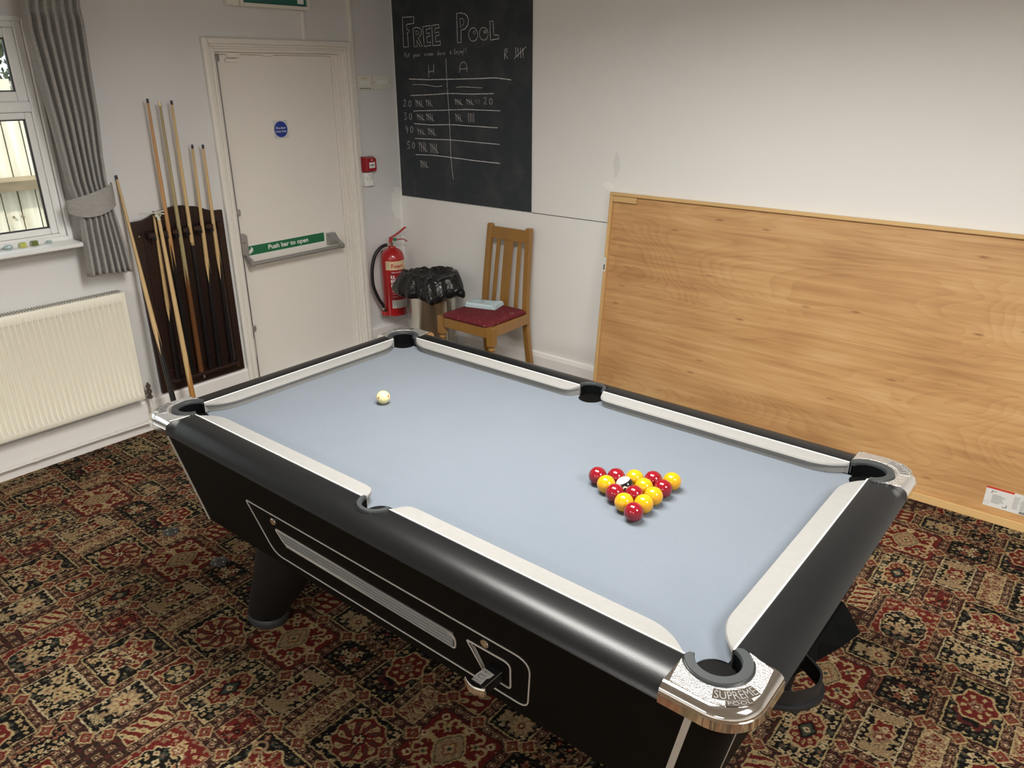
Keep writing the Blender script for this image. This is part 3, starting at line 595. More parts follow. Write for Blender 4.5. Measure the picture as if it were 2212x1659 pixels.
# ------------------------------------------------------------------ chalk strokes on the board, (width mm, [(x, z)])
CHALK=[(4.4,[(-2.510,2.149),(-2.408,2.148),(-2.410,2.111),(-2.475,2.108),(-2.475,2.077),(-2.456,2.075),(-2.459,2.063),(-2.472,2.061),(-2.467,1.979),(-2.512,1.978),(-2.510,2.149)]),
(4.4,[(-2.419,2.083),(-2.387,2.088),(-2.358,2.081),(-2.344,2.066),(-2.354,2.043),(-2.377,2.027),(-2.343,1.980),(-2.362,1.978),(-2.394,2.014),(-2.387,1.980),(-2.417,1.978),(-2.419,2.083)]),
(3,[(-2.396,2.069),(-2.375,2.067),(-2.371,2.054),(-2.393,2.043),(-2.396,2.069)]),
(4.4,[(-2.334,2.089),(-2.270,2.094),(-2.267,2.078),(-2.306,2.073),(-2.304,2.051),(-2.276,2.053),(-2.273,2.037),(-2.303,2.032),(-2.300,2.000),(-2.270,2.001),(-2.269,1.983),(-2.327,1.979),(-2.334,2.089)]),
(4.4,[(-2.255,2.094),(-2.194,2.096),(-2.192,2.080),(-2.232,2.076),(-2.230,2.052),(-2.198,2.056),(-2.197,2.039),(-2.228,2.035),(-2.224,2.002),(-2.187,2.005),(-2.187,1.984),(-2.253,1.981),(-2.255,2.094)]),
(4.4,[(-2.047,2.151),(-2.012,2.152),(-1.981,2.146),(-1.962,2.132),(-1.953,2.108),(-1.962,2.084),(-1.983,2.066),(-2.015,2.060),(-2.015,1.995),(-2.045,1.994),(-2.047,2.151)]),
(3,[(-2.021,2.121),(-2.004,2.122),(-1.989,2.112),(-1.992,2.092),(-2.019,2.074),(-2.021,2.121)]),
(3.4,[(-1.883,2.033),(-1.885,2.023),(-1.889,2.014),(-1.896,2.006),(-1.905,2.001),(-1.915,1.998),(-1.925,1.998),(-1.935,2.002),(-1.943,2.007),(-1.950,2.015),(-1.954,2.025),(-1.955,2.035),(-1.953,2.045),(-1.948,2.054),(-1.941,2.061),(-1.933,2.067),(-1.923,2.069),(-1.913,2.069),(-1.903,2.066),(-1.895,2.060),(-1.888,2.052),(-1.884,2.043),(-1.883,2.033)]),
(2,[(-1.901,2.044),(-1.902,2.039),(-1.907,2.037),(-1.912,2.037),(-1.916,2.040),(-1.917,2.044),(-1.916,2.049),(-1.911,2.052),(-1.906,2.051),(-1.902,2.049),(-1.901,2.044)]),
(3.4,[(-1.804,2.035),(-1.805,2.025),(-1.809,2.017),(-1.816,2.009),(-1.824,2.004),(-1.833,2.002),(-1.842,2.002),(-1.851,2.005),(-1.859,2.011),(-1.865,2.018),(-1.869,2.027),(-1.870,2.037),(-1.868,2.046),(-1.864,2.055),(-1.858,2.062),(-1.850,2.067),(-1.840,2.069),(-1.831,2.069),(-1.822,2.066),(-1.815,2.060),(-1.809,2.053),(-1.805,2.044),(-1.804,2.035)]),
(2,[(-1.816,2.046),(-1.818,2.041),(-1.824,2.038),(-1.831,2.038),(-1.836,2.041),(-1.838,2.046),(-1.836,2.051),(-1.830,2.054),(-1.823,2.054),(-1.818,2.051),(-1.816,2.046)]),
(2,[(-1.822,2.046),(-1.823,2.043),(-1.827,2.042),(-1.831,2.043),(-1.832,2.046),(-1.831,2.048),(-1.827,2.049),(-1.823,2.048),(-1.822,2.046)]),
(4.4,[(-1.788,2.098),(-1.765,2.099),(-1.760,2.026),(-1.726,2.025),(-1.721,2.006),(-1.787,2.001),(-1.788,2.098)]),
(2.2,[(-2.508,1.918),(-2.506,1.946),(-2.494,1.945),(-2.492,1.939),(-2.495,1.933),(-2.507,1.932)]),
(2.2,[(-2.490,1.932),(-2.491,1.921),(-2.486,1.918),(-2.480,1.921),(-2.478,1.932)]),
(2.2,[(-2.478,1.932),(-2.478,1.918)]),
(2.2,[(-2.466,1.944),(-2.468,1.921),(-2.464,1.919)]),
(2.2,[(-2.473,1.934),(-2.461,1.934)]),
(2.2,[(-2.430,1.934),(-2.430,1.925),(-2.425,1.922),(-2.421,1.925)]),
(2.2,[(-2.419,1.934),(-2.422,1.913),(-2.428,1.911)]),
(2.2,[(-2.407,1.935),(-2.412,1.932),(-2.413,1.925),(-2.409,1.922),(-2.403,1.924),(-2.402,1.932),(-2.407,1.935)]),
(2.2,[(-2.395,1.935),(-2.396,1.925),(-2.392,1.922),(-2.386,1.925),(-2.384,1.935)]),
(2.2,[(-2.384,1.935),(-2.384,1.922)]),
(2.2,[(-2.378,1.936),(-2.378,1.923)]),
(2.2,[(-2.378,1.931),(-2.372,1.936),(-2.369,1.934)]),
(2.2,[(-2.325,1.938),(-2.326,1.924)]),
(2.2,[(-2.325,1.934),(-2.320,1.938),(-2.315,1.935),(-2.315,1.924)]),
(2.2,[(-2.294,1.937),(-2.300,1.938),(-2.305,1.932),(-2.302,1.925),(-2.295,1.928)]),
(2.2,[(-2.294,1.938),(-2.294,1.925)]),
(2.2,[(-2.285,1.939),(-2.286,1.925)]),
(2.2,[(-2.285,1.936),(-2.281,1.939),(-2.278,1.935),(-2.279,1.925)]),
(2.2,[(-2.278,1.935),(-2.274,1.939),(-2.271,1.935),(-2.271,1.925)]),
(2.2,[(-2.265,1.933),(-2.255,1.933),(-2.256,1.939),(-2.262,1.939),(-2.266,1.933),(-2.263,1.926),(-2.256,1.927)]),
(2.2,[(-2.206,1.938),(-2.212,1.940),(-2.216,1.934),(-2.213,1.927),(-2.207,1.930)]),
(2.2,[(-2.205,1.953),(-2.206,1.927)]),
(2.2,[(-2.192,1.940),(-2.197,1.937),(-2.198,1.931),(-2.194,1.928),(-2.188,1.930),(-2.187,1.937),(-2.192,1.940)]),
(2.2,[(-2.179,1.941),(-2.177,1.928),(-2.173,1.938),(-2.170,1.928),(-2.166,1.941)]),
(2.2,[(-2.161,1.941),(-2.162,1.929)]),
(2.2,[(-2.161,1.938),(-2.157,1.941),(-2.152,1.939),(-2.152,1.929)]),
(2.2,[(-2.102,1.931),(-2.109,1.947),(-2.106,1.951),(-2.103,1.947),(-2.110,1.935),(-2.108,1.931),(-2.102,1.938)]),
(2.2,[(-2.063,1.958),(-2.073,1.957),(-2.075,1.933),(-2.064,1.932)]),
(2.2,[(-2.074,1.946),(-2.066,1.946)]),
(2.2,[(-2.059,1.946),(-2.059,1.933)]),
(2.2,[(-2.059,1.942),(-2.054,1.946),(-2.050,1.943),(-2.050,1.933)]),
(2.2,[(-2.037,1.946),(-2.038,1.928),(-2.043,1.926)]),
(2.2,[(-2.023,1.947),(-2.027,1.944),(-2.028,1.938),(-2.024,1.935),(-2.019,1.937),(-2.018,1.944),(-2.023,1.947)]),
(2.2,[(-2.013,1.948),(-2.012,1.939),(-2.008,1.937),(-2.004,1.939)]),
(2.2,[(-2.002,1.948),(-2.005,1.928),(-2.010,1.925)]),
(2.2,[(-1.993,1.961),(-1.995,1.944)]),
(2.2,[(-1.995,1.938),(-1.995,1.936)]),
(2.2,[(-1.978,1.962),(-1.979,1.944)]),
(2.2,[(-1.980,1.939),(-1.980,1.937)]),
(3,[(-2.298,1.875),(-2.297,1.799)]),
(3,[(-2.250,1.878),(-2.255,1.824)]),
(3,[(-2.301,1.832),(-2.252,1.838)]),
(3,[(-2.034,1.829),(-2.031,1.867),(-2.015,1.884),(-1.993,1.887),(-1.979,1.874),(-1.973,1.833)]),
(3,[(-2.030,1.848),(-1.969,1.850)]),
(3.4,[(-2.146,1.905),(-2.144,1.792),(-2.138,1.676),(-2.132,1.551),(-2.130,1.341),(-2.123,1.251),(-2.113,1.193)]),
(5,[(-2.478,1.791),(-2.306,1.788),(-2.144,1.790),(-1.923,1.794),(-1.744,1.799),(-1.633,1.788)]),
(3,[(-2.447,1.759),(-2.344,1.759),(-2.227,1.747),(-2.185,1.752)]),
(3,[(-2.069,1.745),(-2.011,1.748),(-1.924,1.745),(-1.854,1.744)]),
(4.6,[(-2.468,1.692),(-2.264,1.701),(-2.148,1.709),(-1.925,1.708),(-1.766,1.713)]),
(4.2,[(-2.450,1.599),(-2.234,1.608),(-1.994,1.619),(-1.799,1.619),(-1.716,1.618)]),
(4.6,[(-2.452,1.522),(-2.299,1.519),(-2.133,1.527),(-1.931,1.524),(-1.738,1.522)]),
(4.2,[(-2.450,1.430),(-2.280,1.432),(-2.126,1.435),(-1.911,1.431),(-1.725,1.428)]),
(4.6,[(-2.450,1.328),(-2.286,1.332),(-2.131,1.329),(-1.937,1.322),(-1.724,1.318)]),
(3.4,[(-2.538,1.658),(-2.528,1.667),(-2.517,1.661),(-2.523,1.645),(-2.541,1.625),(-2.515,1.627)]),
(3.4,[(-2.481,1.661),(-2.493,1.650),(-2.493,1.630),(-2.482,1.624),(-2.470,1.637),(-2.472,1.657),(-2.481,1.661)]),
(2.8,[(-2.423,1.667),(-2.421,1.627)]),
(2.8,[(-2.407,1.666),(-2.405,1.626)]),
(2.8,[(-2.391,1.665),(-2.389,1.625)]),
(2.8,[(-2.375,1.665),(-2.373,1.624)]),
(2.8,[(-2.430,1.666),(-2.357,1.625)]),
(2.8,[(-2.330,1.671),(-2.328,1.633)]),
(2.8,[(-2.312,1.670),(-2.310,1.632)]),
(2.8,[(-2.295,1.670),(-2.292,1.631)]),
(2.8,[(-2.338,1.670),(-2.274,1.631)]),
(3.4,[(-2.536,1.586),(-2.518,1.584),(-2.531,1.568),(-2.517,1.560),(-2.526,1.544),(-2.540,1.546)]),
(3.4,[(-2.479,1.583),(-2.492,1.572),(-2.491,1.552),(-2.480,1.545),(-2.469,1.559),(-2.471,1.579),(-2.479,1.583)]),
(2.8,[(-2.417,1.582),(-2.414,1.546)]),
(2.8,[(-2.401,1.582),(-2.398,1.545)]),
(2.8,[(-2.385,1.581),(-2.382,1.544)]),
(2.8,[(-2.369,1.580),(-2.366,1.543)]),
(2.8,[(-2.424,1.581),(-2.351,1.544)]),
(2.8,[(-2.331,1.586),(-2.329,1.544)]),
(2.8,[(-2.315,1.586),(-2.313,1.544)]),
(2.8,[(-2.300,1.585),(-2.298,1.543)]),
(2.8,[(-2.284,1.584),(-2.282,1.542)]),
(2.8,[(-2.338,1.584),(-2.266,1.543)]),
(3.4,[(-2.525,1.508),(-2.534,1.483),(-2.511,1.484)]),
(3.4,[(-2.515,1.499),(-2.521,1.458)]),
(3.4,[(-2.476,1.503),(-2.488,1.491),(-2.487,1.471),(-2.476,1.465),(-2.465,1.479),(-2.467,1.499),(-2.476,1.503)]),
(2.8,[(-2.416,1.492),(-2.413,1.456)]),
(2.8,[(-2.395,1.492),(-2.392,1.456)]),
(2.8,[(-2.374,1.491),(-2.371,1.456)]),
(2.8,[(-2.423,1.490),(-2.350,1.456)]),
(2.8,[(-2.322,1.500),(-2.320,1.458)]),
(2.8,[(-2.306,1.499),(-2.304,1.457)]),
(2.8,[(-2.291,1.498),(-2.288,1.457)]),
(2.8,[(-2.275,1.498),(-2.273,1.456)]),
(2.8,[(-2.329,1.498),(-2.257,1.457)]),
(3.4,[(-2.499,1.408),(-2.518,1.407),(-2.522,1.386),(-2.505,1.385),(-2.506,1.366),(-2.526,1.361)]),
(3.4,[(-2.465,1.403),(-2.478,1.391),(-2.477,1.370),(-2.466,1.364),(-2.455,1.378),(-2.456,1.399),(-2.465,1.403)]),
(2.8,[(-2.410,1.409),(-2.409,1.350)]),
(2.8,[(-2.393,1.409),(-2.392,1.350)]),
(2.8,[(-2.375,1.408),(-2.374,1.350)]),
(2.8,[(-2.358,1.408),(-2.357,1.349)]),
(2.8,[(-2.418,1.407),(-2.340,1.351)]),
(2.8,[(-2.306,1.406),(-2.304,1.348)]),
(2.8,[(-2.289,1.405),(-2.287,1.347)]),
(2.8,[(-2.272,1.405),(-2.270,1.347)]),
(2.8,[(-2.255,1.405),(-2.254,1.347)]),
(2.8,[(-2.313,1.404),(-2.237,1.348)]),
(2.8,[(-2.404,1.293),(-2.402,1.249)]),
(2.8,[(-2.388,1.293),(-2.386,1.248)]),
(2.8,[(-2.372,1.292),(-2.370,1.248)]),
(2.8,[(-2.356,1.292),(-2.354,1.248)]),
(2.8,[(-2.412,1.291),(-2.337,1.250)]),
(2.8,[(-2.078,1.679),(-2.074,1.646)]),
(2.8,[(-2.063,1.678),(-2.060,1.645)]),
(2.8,[(-2.048,1.677),(-2.045,1.644)]),
(2.8,[(-2.034,1.676),(-2.031,1.644)]),
(2.8,[(-2.084,1.677),(-2.016,1.644)]),
(2.8,[(-1.981,1.680),(-1.977,1.648)]),
(2.8,[(-1.963,1.679),(-1.960,1.647)]),
(2.8,[(-1.946,1.678),(-1.942,1.647)]),
(2.8,[(-1.987,1.679),(-1.925,1.646)]),
(3,[(-1.844,1.683),(-1.836,1.692),(-1.826,1.686),(-1.830,1.671),(-1.845,1.653),(-1.823,1.655)]),
(3,[(-1.790,1.686),(-1.800,1.676),(-1.799,1.658),(-1.789,1.652),(-1.779,1.664),(-1.782,1.682),(-1.790,1.686)]),
(1.2,[(-1.913,1.680),(-1.909,1.656)]),
(1.2,[(-1.898,1.679),(-1.894,1.655)]),
(1.2,[(-1.883,1.678),(-1.879,1.654)]),
(2.8,[(-2.076,1.592),(-2.073,1.549)]),
(2.8,[(-2.059,1.591),(-2.056,1.548)]),
(2.8,[(-2.042,1.590),(-2.039,1.547)]),
(2.8,[(-2.083,1.590),(-2.022,1.547)]),
(2.8,[(-1.972,1.598),(-1.970,1.546)]),
(2.8,[(-1.957,1.599),(-1.955,1.547)]),
(2.8,[(-1.942,1.599),(-1.941,1.547)]),
(2.8,[(-1.926,1.600),(-1.927,1.548)]),
(3.6,[(-1.682,1.896),(-1.678,1.951),(-1.664,1.953),(-1.662,1.940),(-1.676,1.923),(-1.658,1.901)]),
(3.2,[(-1.600,1.960),(-1.596,1.906)]),
(3.2,[(-1.583,1.958),(-1.579,1.904)]),
(3.2,[(-1.565,1.957),(-1.561,1.903)]),
(3.2,[(-1.548,1.956),(-1.544,1.902)]),
(3.2,[(-1.612,1.899),(-1.525,1.960)])]
NOTE=[[(0.143,0.07),(0.08,0.07),(0.08,0.24)],[(0.08,0.152),(0.13,0.152)],[(0.29,0.24),(0.303,0.07),(0.347,0.061),(0.353,0.104),(0.309,0.155),(0.366,0.223)],[(0.563,0.07),(0.5,0.073),(0.5,0.24),(0.563,0.24)],[(0.5,0.152),(0.55,0.152)],[(0.773,0.07),(0.71,0.073),(0.71,0.24),(0.773,0.24)],[(0.71,0.152),(0.76,0.152)],[(0.16,0.415),(0.16,0.568)],[(0.16,0.432),(0.192,0.415),(0.217,0.449),(0.198,0.497),(0.16,0.483)],[(0.362,0.415),(0.334,0.435),(0.33,0.48),(0.358,0.5),(0.389,0.483),(0.391,0.435),(0.362,0.415)],[(0.532,0.415),(0.504,0.435),(0.5,0.48),(0.528,0.5),(0.559,0.483),(0.561,0.435),(0.532,0.415)],[(0.683,0.33),(0.683,0.483),(0.702,0.5)],[(0.1,0.57),(0.176,0.57)],[(0.148,0.57),(0.144,0.723),(0.113,0.74),(0.1,0.706)],[(0.3,0.655),(0.3,0.72),(0.325,0.74),(0.357,0.723),(0.363,0.655)],[(0.363,0.655),(0.366,0.74)],[(0.55,0.658),(0.513,0.663),(0.513,0.689),(0.55,0.706),(0.544,0.737),(0.5,0.737)],[(0.732,0.587),(0.732,0.723),(0.75,0.74)],[(0.7,0.646),(0.763,0.646)],[(0.06,0.895),(0.06,1.03)],[(0.06,0.91),(0.088,0.895),(0.11,0.925),(0.093,0.967),(0.06,0.955)],[(0.22,0.895),(0.222,0.97)],[(0.222,0.925),(0.248,0.895),(0.267,0.902)],[(0.383,0.932),(0.431,0.928),(0.425,0.898),(0.397,0.895),(0.38,0.932),(0.397,0.97),(0.43,0.961)],[(0.585,0.898),(0.551,0.902),(0.551,0.925),(0.585,0.94),(0.579,0.967),(0.54,0.967)],[(0.745,0.898),(0.711,0.902),(0.711,0.925),(0.745,0.94),(0.739,0.967),(0.7,0.967)]]
# ================================================================== SETTING
def wall_with_holes(name, mat, holes):       # wall in the plane x = XD (thickness outward), openings (y0, y1, z0, z1)
    b = B(); ys = sorted({YF, YW} | {h[0] for h in holes} | {h[1] for h in holes})
    for y0, y1 in zip(ys[:-1], ys[1:]):
        hs = [h for h in holes if h[0] <= y0 and h[1] >= y1]
        zs = [0] + sorted(z for h in hs for z in h[2:]) + [ZC]
        for i in range(0, len(zs), 2): 
            if zs[i + 1] - zs[i] > 1e-6: b.box(XD - .16, XD, y0, y1, zs[i], zs[i + 1])
    return struct(build(name, b, mat))
DY0, DY1, DZ = .780, 1.640, 1.945            # door opening
WY0, WY1, WZ0, WZ1 = -1.38, -.113, 1.087, 2.047
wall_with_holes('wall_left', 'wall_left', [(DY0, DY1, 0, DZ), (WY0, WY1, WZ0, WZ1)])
struct(build('wall_back', B().box(XD - .16, XR + .16, YW, YW + .16, 0, ZC), 'wall_back'))
struct(build('wall_right', B().box(XR, XR + .16, YF, YW, 0, ZC), 'wall'))
struct(build('wall_front', B().box(XD - .16, XR + .16, YF - .16, YF, 0, ZC), 'wall'))
struct(build('ceiling', B().box(XD - .16, XR + .16, YF - .16, YW + .16, ZC, ZC + .1), 'ceiling'))

def make_floor():
    cell = carpet() * .62; dx = CW / NX; dy = CH / NY
    X0, X1, Y0, Y1 = XD, 2.30, -2.1, YW      # tufts drawn one by one here, larger faces beyond
    i0 = int(math.floor((X0 + 1.494) / dx)); nx = int(math.ceil((X1 - X0) / dx)); j0 = int(math.floor((Y0) / dy)); ny = int(math.ceil((Y1 - Y0) / dy))
    xs = (i0 + np.arange(nx + 1)) * dx - 1.494; xs[0] = X0; ys = (j0 + np.arange(ny + 1)) * dy; ys[-1] = Y1
    Z = np.zeros((nx + 1, ny + 1)); XX, YY = np.meshgrid(xs, ys, indexing='ij')
    co = np.stack([XX, YY, Z], -1).reshape(-1, 3); idx = np.arange((nx + 1) * (ny + 1)).reshape(nx + 1, ny + 1)
    q = np.stack([idx[:-1, :-1], idx[1:, :-1], idx[1:, 1:], idx[:-1, 1:]], -1).reshape(-1, 4)
    colv = cell[(i0 + np.arange(nx + 1))[:, None] % NX, (j0 + np.arange(ny + 1))[None, :] % NY].reshape(-1, 3)
    X1 = xs[-1]; Y0 = ys[0]
    s = 24                                   # the rest of the room: same pattern, coarser tufts
    ex = []; ec = []; eq = []; n = len(co)
    def patch(ax, bx, ay, by):
        nonlocal n
        gx = np.arange(ax, bx + 1e-6, (bx - ax) / max(1, round((bx - ax) / (dx * s / 2)))); gy = np.arange(ay, by + 1e-6, (by - ay) / max(1, round((by - ay) / (dy * s / 2))))
        PX, PY = np.meshgrid(gx, gy, indexing='ij'); k = np.arange(PX.size).reshape(PX.shape) + n
        ex.append(np.stack([PX, PY, PX * 0], -1).reshape(-1, 3)); n += PX.size
        ec.append(cell[(np.round((PX + 1.494) / dx).astype(int)) % NX, (np.round(PY / dy).astype(int)) % NY].reshape(-1, 3))
        eq.append(np.stack([k[:-1, :-1], k[1:, :-1], k[1:, 1:], k[:-1, 1:]], -1).reshape(-1, 4))
    patch(X1, XR, YF, YW); patch(XD, X1, YF, Y0)
    co = np.concatenate([co] + ex); colv = np.concatenate([colv] + ec); q = np.concatenate([q] + eq)
    me = bpy.data.meshes.new('floor'); me.vertices.add(len(co)); me.vertices.foreach_set('co', co.ravel().astype(np.float32))
    me.loops.add(q.size); me.loops.foreach_set('vertex_index', q.ravel().astype(np.int32)); me.polygons.add(len(q))
    me.polygons.foreach_set('loop_start', np.arange(0, q.size, 4, dtype=np.int32)); me.update(calc_edges=True)
    at = me.color_attributes.new('tuft_colour', 'FLOAT_COLOR', 'POINT')
    at.data.foreach_set('color', np.concatenate([colv, np.ones((len(colv), 1))], 1).ravel().astype(np.float32))
    me.materials.append(MAT['carpet']); o = bpy.data.objects.new('floor', me); COL.objects.link(o); struct(o)
make_floor()

# skirting boards (square body, small rounded top) with gaps at the door
b = B()
for y0, y1 in ((YF, .716), (1.701, YW)):
    b.loft([[(XD, y, 0), (XD + .020, y, 0), (XD + .020, y, .165), (XD + .014, y, .175), (XD, y, .178)] for y in (y0, y1)])
struct(build('baseboard_left', b, 'skirt'))
b = B().loft([[(x, YW, 0), (x, YW - .020, 0), (x, YW - .020, .150), (x, YW - .012, .172), (x, YW, .177)] for x in (XD + .021, XR)])
struct(build('baseboard_back', b, 'skirt'))
struct(build('trim_1', B().box(-1.484, XR, YW - .0012, YW, 1.045, 1.0485), 'darkline'))  # thin dark strip along the joint of the wall panels
# joint strips on the door wall
struct(build('trim_2', B().box(XD, XD + .016, 1.356, 1.378, 2.003, 2.152), 'skirt', bevel=.003))
struct(build('trim_3', B().box(XD, XD + .020, 1.699, 1.722, 1.334, ZC), 'gloss', bevel=.004))

# ------------------------------------------------------------------ the fire door
door = thing('door_1', (XD - .03, 1.18, 0)); struct(door)
def arch(y0, y1, z1, wd, x0, x1):            # three-sided frame
    b = B(); b.box(x0, x1, y0, y0 + wd, 0, z1); b.box(x0, x1, y1 - wd, y1, 0, z1); b.box(x0, x1, y0 + wd, y1 - wd, z1 - wd, z1); return b
fr = build('door_frame', arch(.719, 1.699, 2.002, .030, XD, XD + .026), 'gloss', door, bevel=.007)
build('moulding', arch(.748, 1.670, 1.973, .014, XD, XD + .018), 'gloss', fr, bevel=.006)
build('moulding', arch(.761, 1.657, 1.960, .012, XD, XD + .024), 'gloss', fr, bevel=.005)
build('moulding', arch(.772, 1.646, 1.949, .016, XD, XD + .012), 'gloss', fr, bevel=.003)
b = B(); b.box(XD - .15, XD - .001, DY0, .793, 0, DZ); b.box(XD - .15, XD - .001, 1.612, DY1, 0, DZ); b.box(XD - .15, XD - .001, .793, 1.612, 1.933, DZ)
b.box(XD - .15, XD - .10, .7932, 1.6118, 0, 1.9328); build('door_jamb_and_blocker', b, 'gloss', fr)  # this box is an unseen panel added to block daylight around the leaf
b = B(); b.box(XD - .055, XD - .010, 1.592, 1.6115, 0, 1.9325); b.box(XD - .055, XD - .022, 1.574, 1.5915, 0, 1.9325); b.box(XD - .055, XD - .014, .794, 1.5735, 1.922, 1.9325)
build('door_stop', b, 'gloss', fr, bevel=.003)
leaf = build('door_leaf', B().box(XD - .074, XD - .030, .795, 1.572, .004, 1.921), 'door', door, bevel=.002)
XF = XD - .030
# closer bodies at the head
build('door_contact', B().loft([[(XF, y, z) for y, z in rr(.872, .952, 1.908, 1.9325, .004)], [(XF + .020, y, z) for y, z in rr(.875, .949, 1.906, 1.9315, .004)]]), 'door', leaf, bevel=.002)
build('door_contact', B().loft([[(XF, y, z) for y, z in rr(.862, .936, 1.881, 1.903, .004)], [(XF + .016, y, z) for y, z in rr(.864, .934, 1.883, 1.901, .003)]]), 'door', leaf, bevel=.002)
build('door_contact', B().loft([[(XF, y, z) for y, z in rr(1.096, 1.168, 1.914, 1.9315, .005)], [(XF + .014, y, z) for y, z in rr(1.100, 1.164, 1.916, 1.9305, .004)]]), 'door', leaf, bevel=.002)
# push bar
pb = build('push_bar', B().tube([(XD + .046, .832, .800), (XD + .046, 1.478, .800)], .0125, 14), 'steel', leaf, smooth=True, label='grey horizontal push bar')
build('lock_case', B().loft([[(XF, y, z) for y, z in rr(.794, .842, .842, .968, .006)], [(XF + .034, y, z) for y, z in rr(.797, .839, .848, .962, .006)]]), 'steel', pb, smooth=True)
build('case_slot', B().box(XF + .034, XF + .0348, .806, .822, .918, .921), 'blacktext', pb)
build('lock_case', B().loft([[(XF, y, z) for y, z in rr(1.418, 1.476, .805, .882, .006)], [(XF + .030, y, z) for y, z in rr(1.420, 1.474, .812, .880, .006)]]), 'steel', pb, smooth=True)
for yy, za in ((.822, .862), (1.478, .862)):
    b = B(); rg = []
    for t in range(7):
        u = t / 6; x = XF + .012 + (XD + .052 - XF - .012) * u; z = za - .050 * u - .012 * math.sin(PI * u); h = .019 - .004 * u; rg.append([(x, y, z + zz) for y, zz in rr(yy - .0085, yy + .0085, -h, h, .005)])
    b.loft(rg); build('bar_arm', b, 'steel', pb, smooth=True, bevel=.002)
for yy in (.826, 1.482):
    build('end_knob', B().lathe([(0, -.012), (.015, -.011), (.017, 0), (.015, .011), (0, .012)], (XD + .046, yy, .800), 14, 'y'), 'steel', pb, smooth=True)
rod = build('vertical_rod', B().tube([(XD - .018, .806, .960), (XD - .018, .806, 1.895)], .0065, 10).tube([(XD - .018, .806, .02), (XD - .018, .806, .845)], .0065, 10), 'rod', leaf, smooth=True, label='grey vertical bolt rod')
for zz in (1.092, .40): build('rod_guide', B().box(XF, XD - .006, .797, .826, zz - .016, zz + .016), 'steel', rod, bevel=.003)
build('top_keep', B().loft([[(x, y, z) for x, y in rr(XF, XD - .002, .797, .821, .008)] for z in (1.888, 1.920)]), 'rod', rod, smooth=True)
build('bottom_socket', B().tube([(XD - .018, .806, .22), (XD - .018, .806, .34)], .0085, 10), 'trimmetal', rod, smooth=True)
# signs on the leaf
XS = XF + .0012
sg = build('push_bar_sign', B().box(XF, XS, .838, 1.408, .822, .892), 'whitetext', leaf, label='green and white strip sign reading Push bar to open')
build('green_band', B().box(XS, XS + .0005, .8425, 1.4035, .834, .8885), 'signgreen', sg)
lettering('lettering', 'Push bar to open', lambda u, v: (XS + .0008, .990 + .290 * u, .8415 + .036 * v), 'whitetext', sg, .03)
build('hand_symbol', B().poly([(XS + .0005, y, z) for y, z in ((.859, .838), (.866, .847), (.872, .846), (.886, .858), (.887, .871), (.879, .880), (.872, .885), (.874, .876), (.857, .858), (.858, .846))], (.0004, 0, 0)), 'whitetext', sg)
fd = build('fire_door_sign', B().box(XF, XS, 1.122, 1.219, 1.473, 1.574), 'paper', leaf, label='square sticker with a blue disc reading Fire door keep shut')
build('blue_disc', B().lathe([(.0445, 0), (.0445, .0006)], (XS, 1.170, 1.5245), 40, 'x'), 'signblue', fd)
lettering('lettering', 'Fire door', lambda u, v: (XS + .0010, 1.137 + .066 * u, 1.5265 + .0125 * v), 'whitetext', fd, .015)
lettering('lettering', 'keep shut', lambda u, v: (XS + .0010, 1.134 + .072 * u, 1.5045 + .0150 * v), 'whitetext', fd, .015)

# ------------------------------------------------------------------ window
win = thing('window_1', (XD, (WY0 + WY1) / 2, WZ0)); struct(win)
def ring(b, y0, y1, z0, z1, wd, xa, xb):
    b.box(xa, xb, y0, y0 + wd, z0, z1); b.box(xa, xb, y1 - wd, y1, z0, z1); b.box(xa, xb, y0 + wd, y1 - wd, z0, z0 + wd); b.box(xa, xb, y0 + wd, y1 - wd, z1 - wd, z1); return b
g = .0015
wf = build('window_frame', ring(B(), WY0 + g, WY1 - g, WZ0 + g, WZ1 - g, .030, XD - .07, XD - .012).box(XD - .07, XD - .012, WY0 + .031, WY1 - .031, 1.668, 1.712), 'upvc', win, bevel=.004)
build('casing', ring(B(), WY0 - .006, WY1 + .018, WZ0, WZ1 + .014, .020, XD, XD + .010), 'upvc', wf, bevel=.004)
mid = (WY0 + WY1) / 2
for (y0, y1) in ((WY0 + .032, WY1 - .032),):
    for (z0, z1, wd) in ((WZ0 + .032, 1.667, .030), (1.713, WZ1 - .032, .042)):
        s = build('sash', ring(B(), y0, y1, z0, z1, wd, XD - .060, XD - .020), 'upvc', win, bevel=.006)
        build('gasket', ring(B(), y0 + wd - .001, y1 - wd + .001, z0 + wd - .001, z1 - wd + .001, .006, XD - .046, XD - .030), 'black_gasket', s)
        build('pane', B().box(XD - .041, XD - .037, y0 + wd, y1 - wd, z0 + wd, z1 - wd), 'glass', s)
sr = []
for y in (WY0 - .035, -.12, -.105, -.1005, -.100):
    k = {-.105: .006, -.1005: .016}.get(y, .030 if y == -.100 else 0)
    sr.append([(XD + .001, y, 1.066), (XD + .128 - k, y, 1.066), (XD + .138 - k, y, 1.072), (XD + .139 - k, y, 1.080), (XD + .130 - k, y, 1.0875), (XD + .001, y, 1.088)])
struct(build('window_sill', B().loft(sr), 'upvc', smooth=True, bevel=.002))

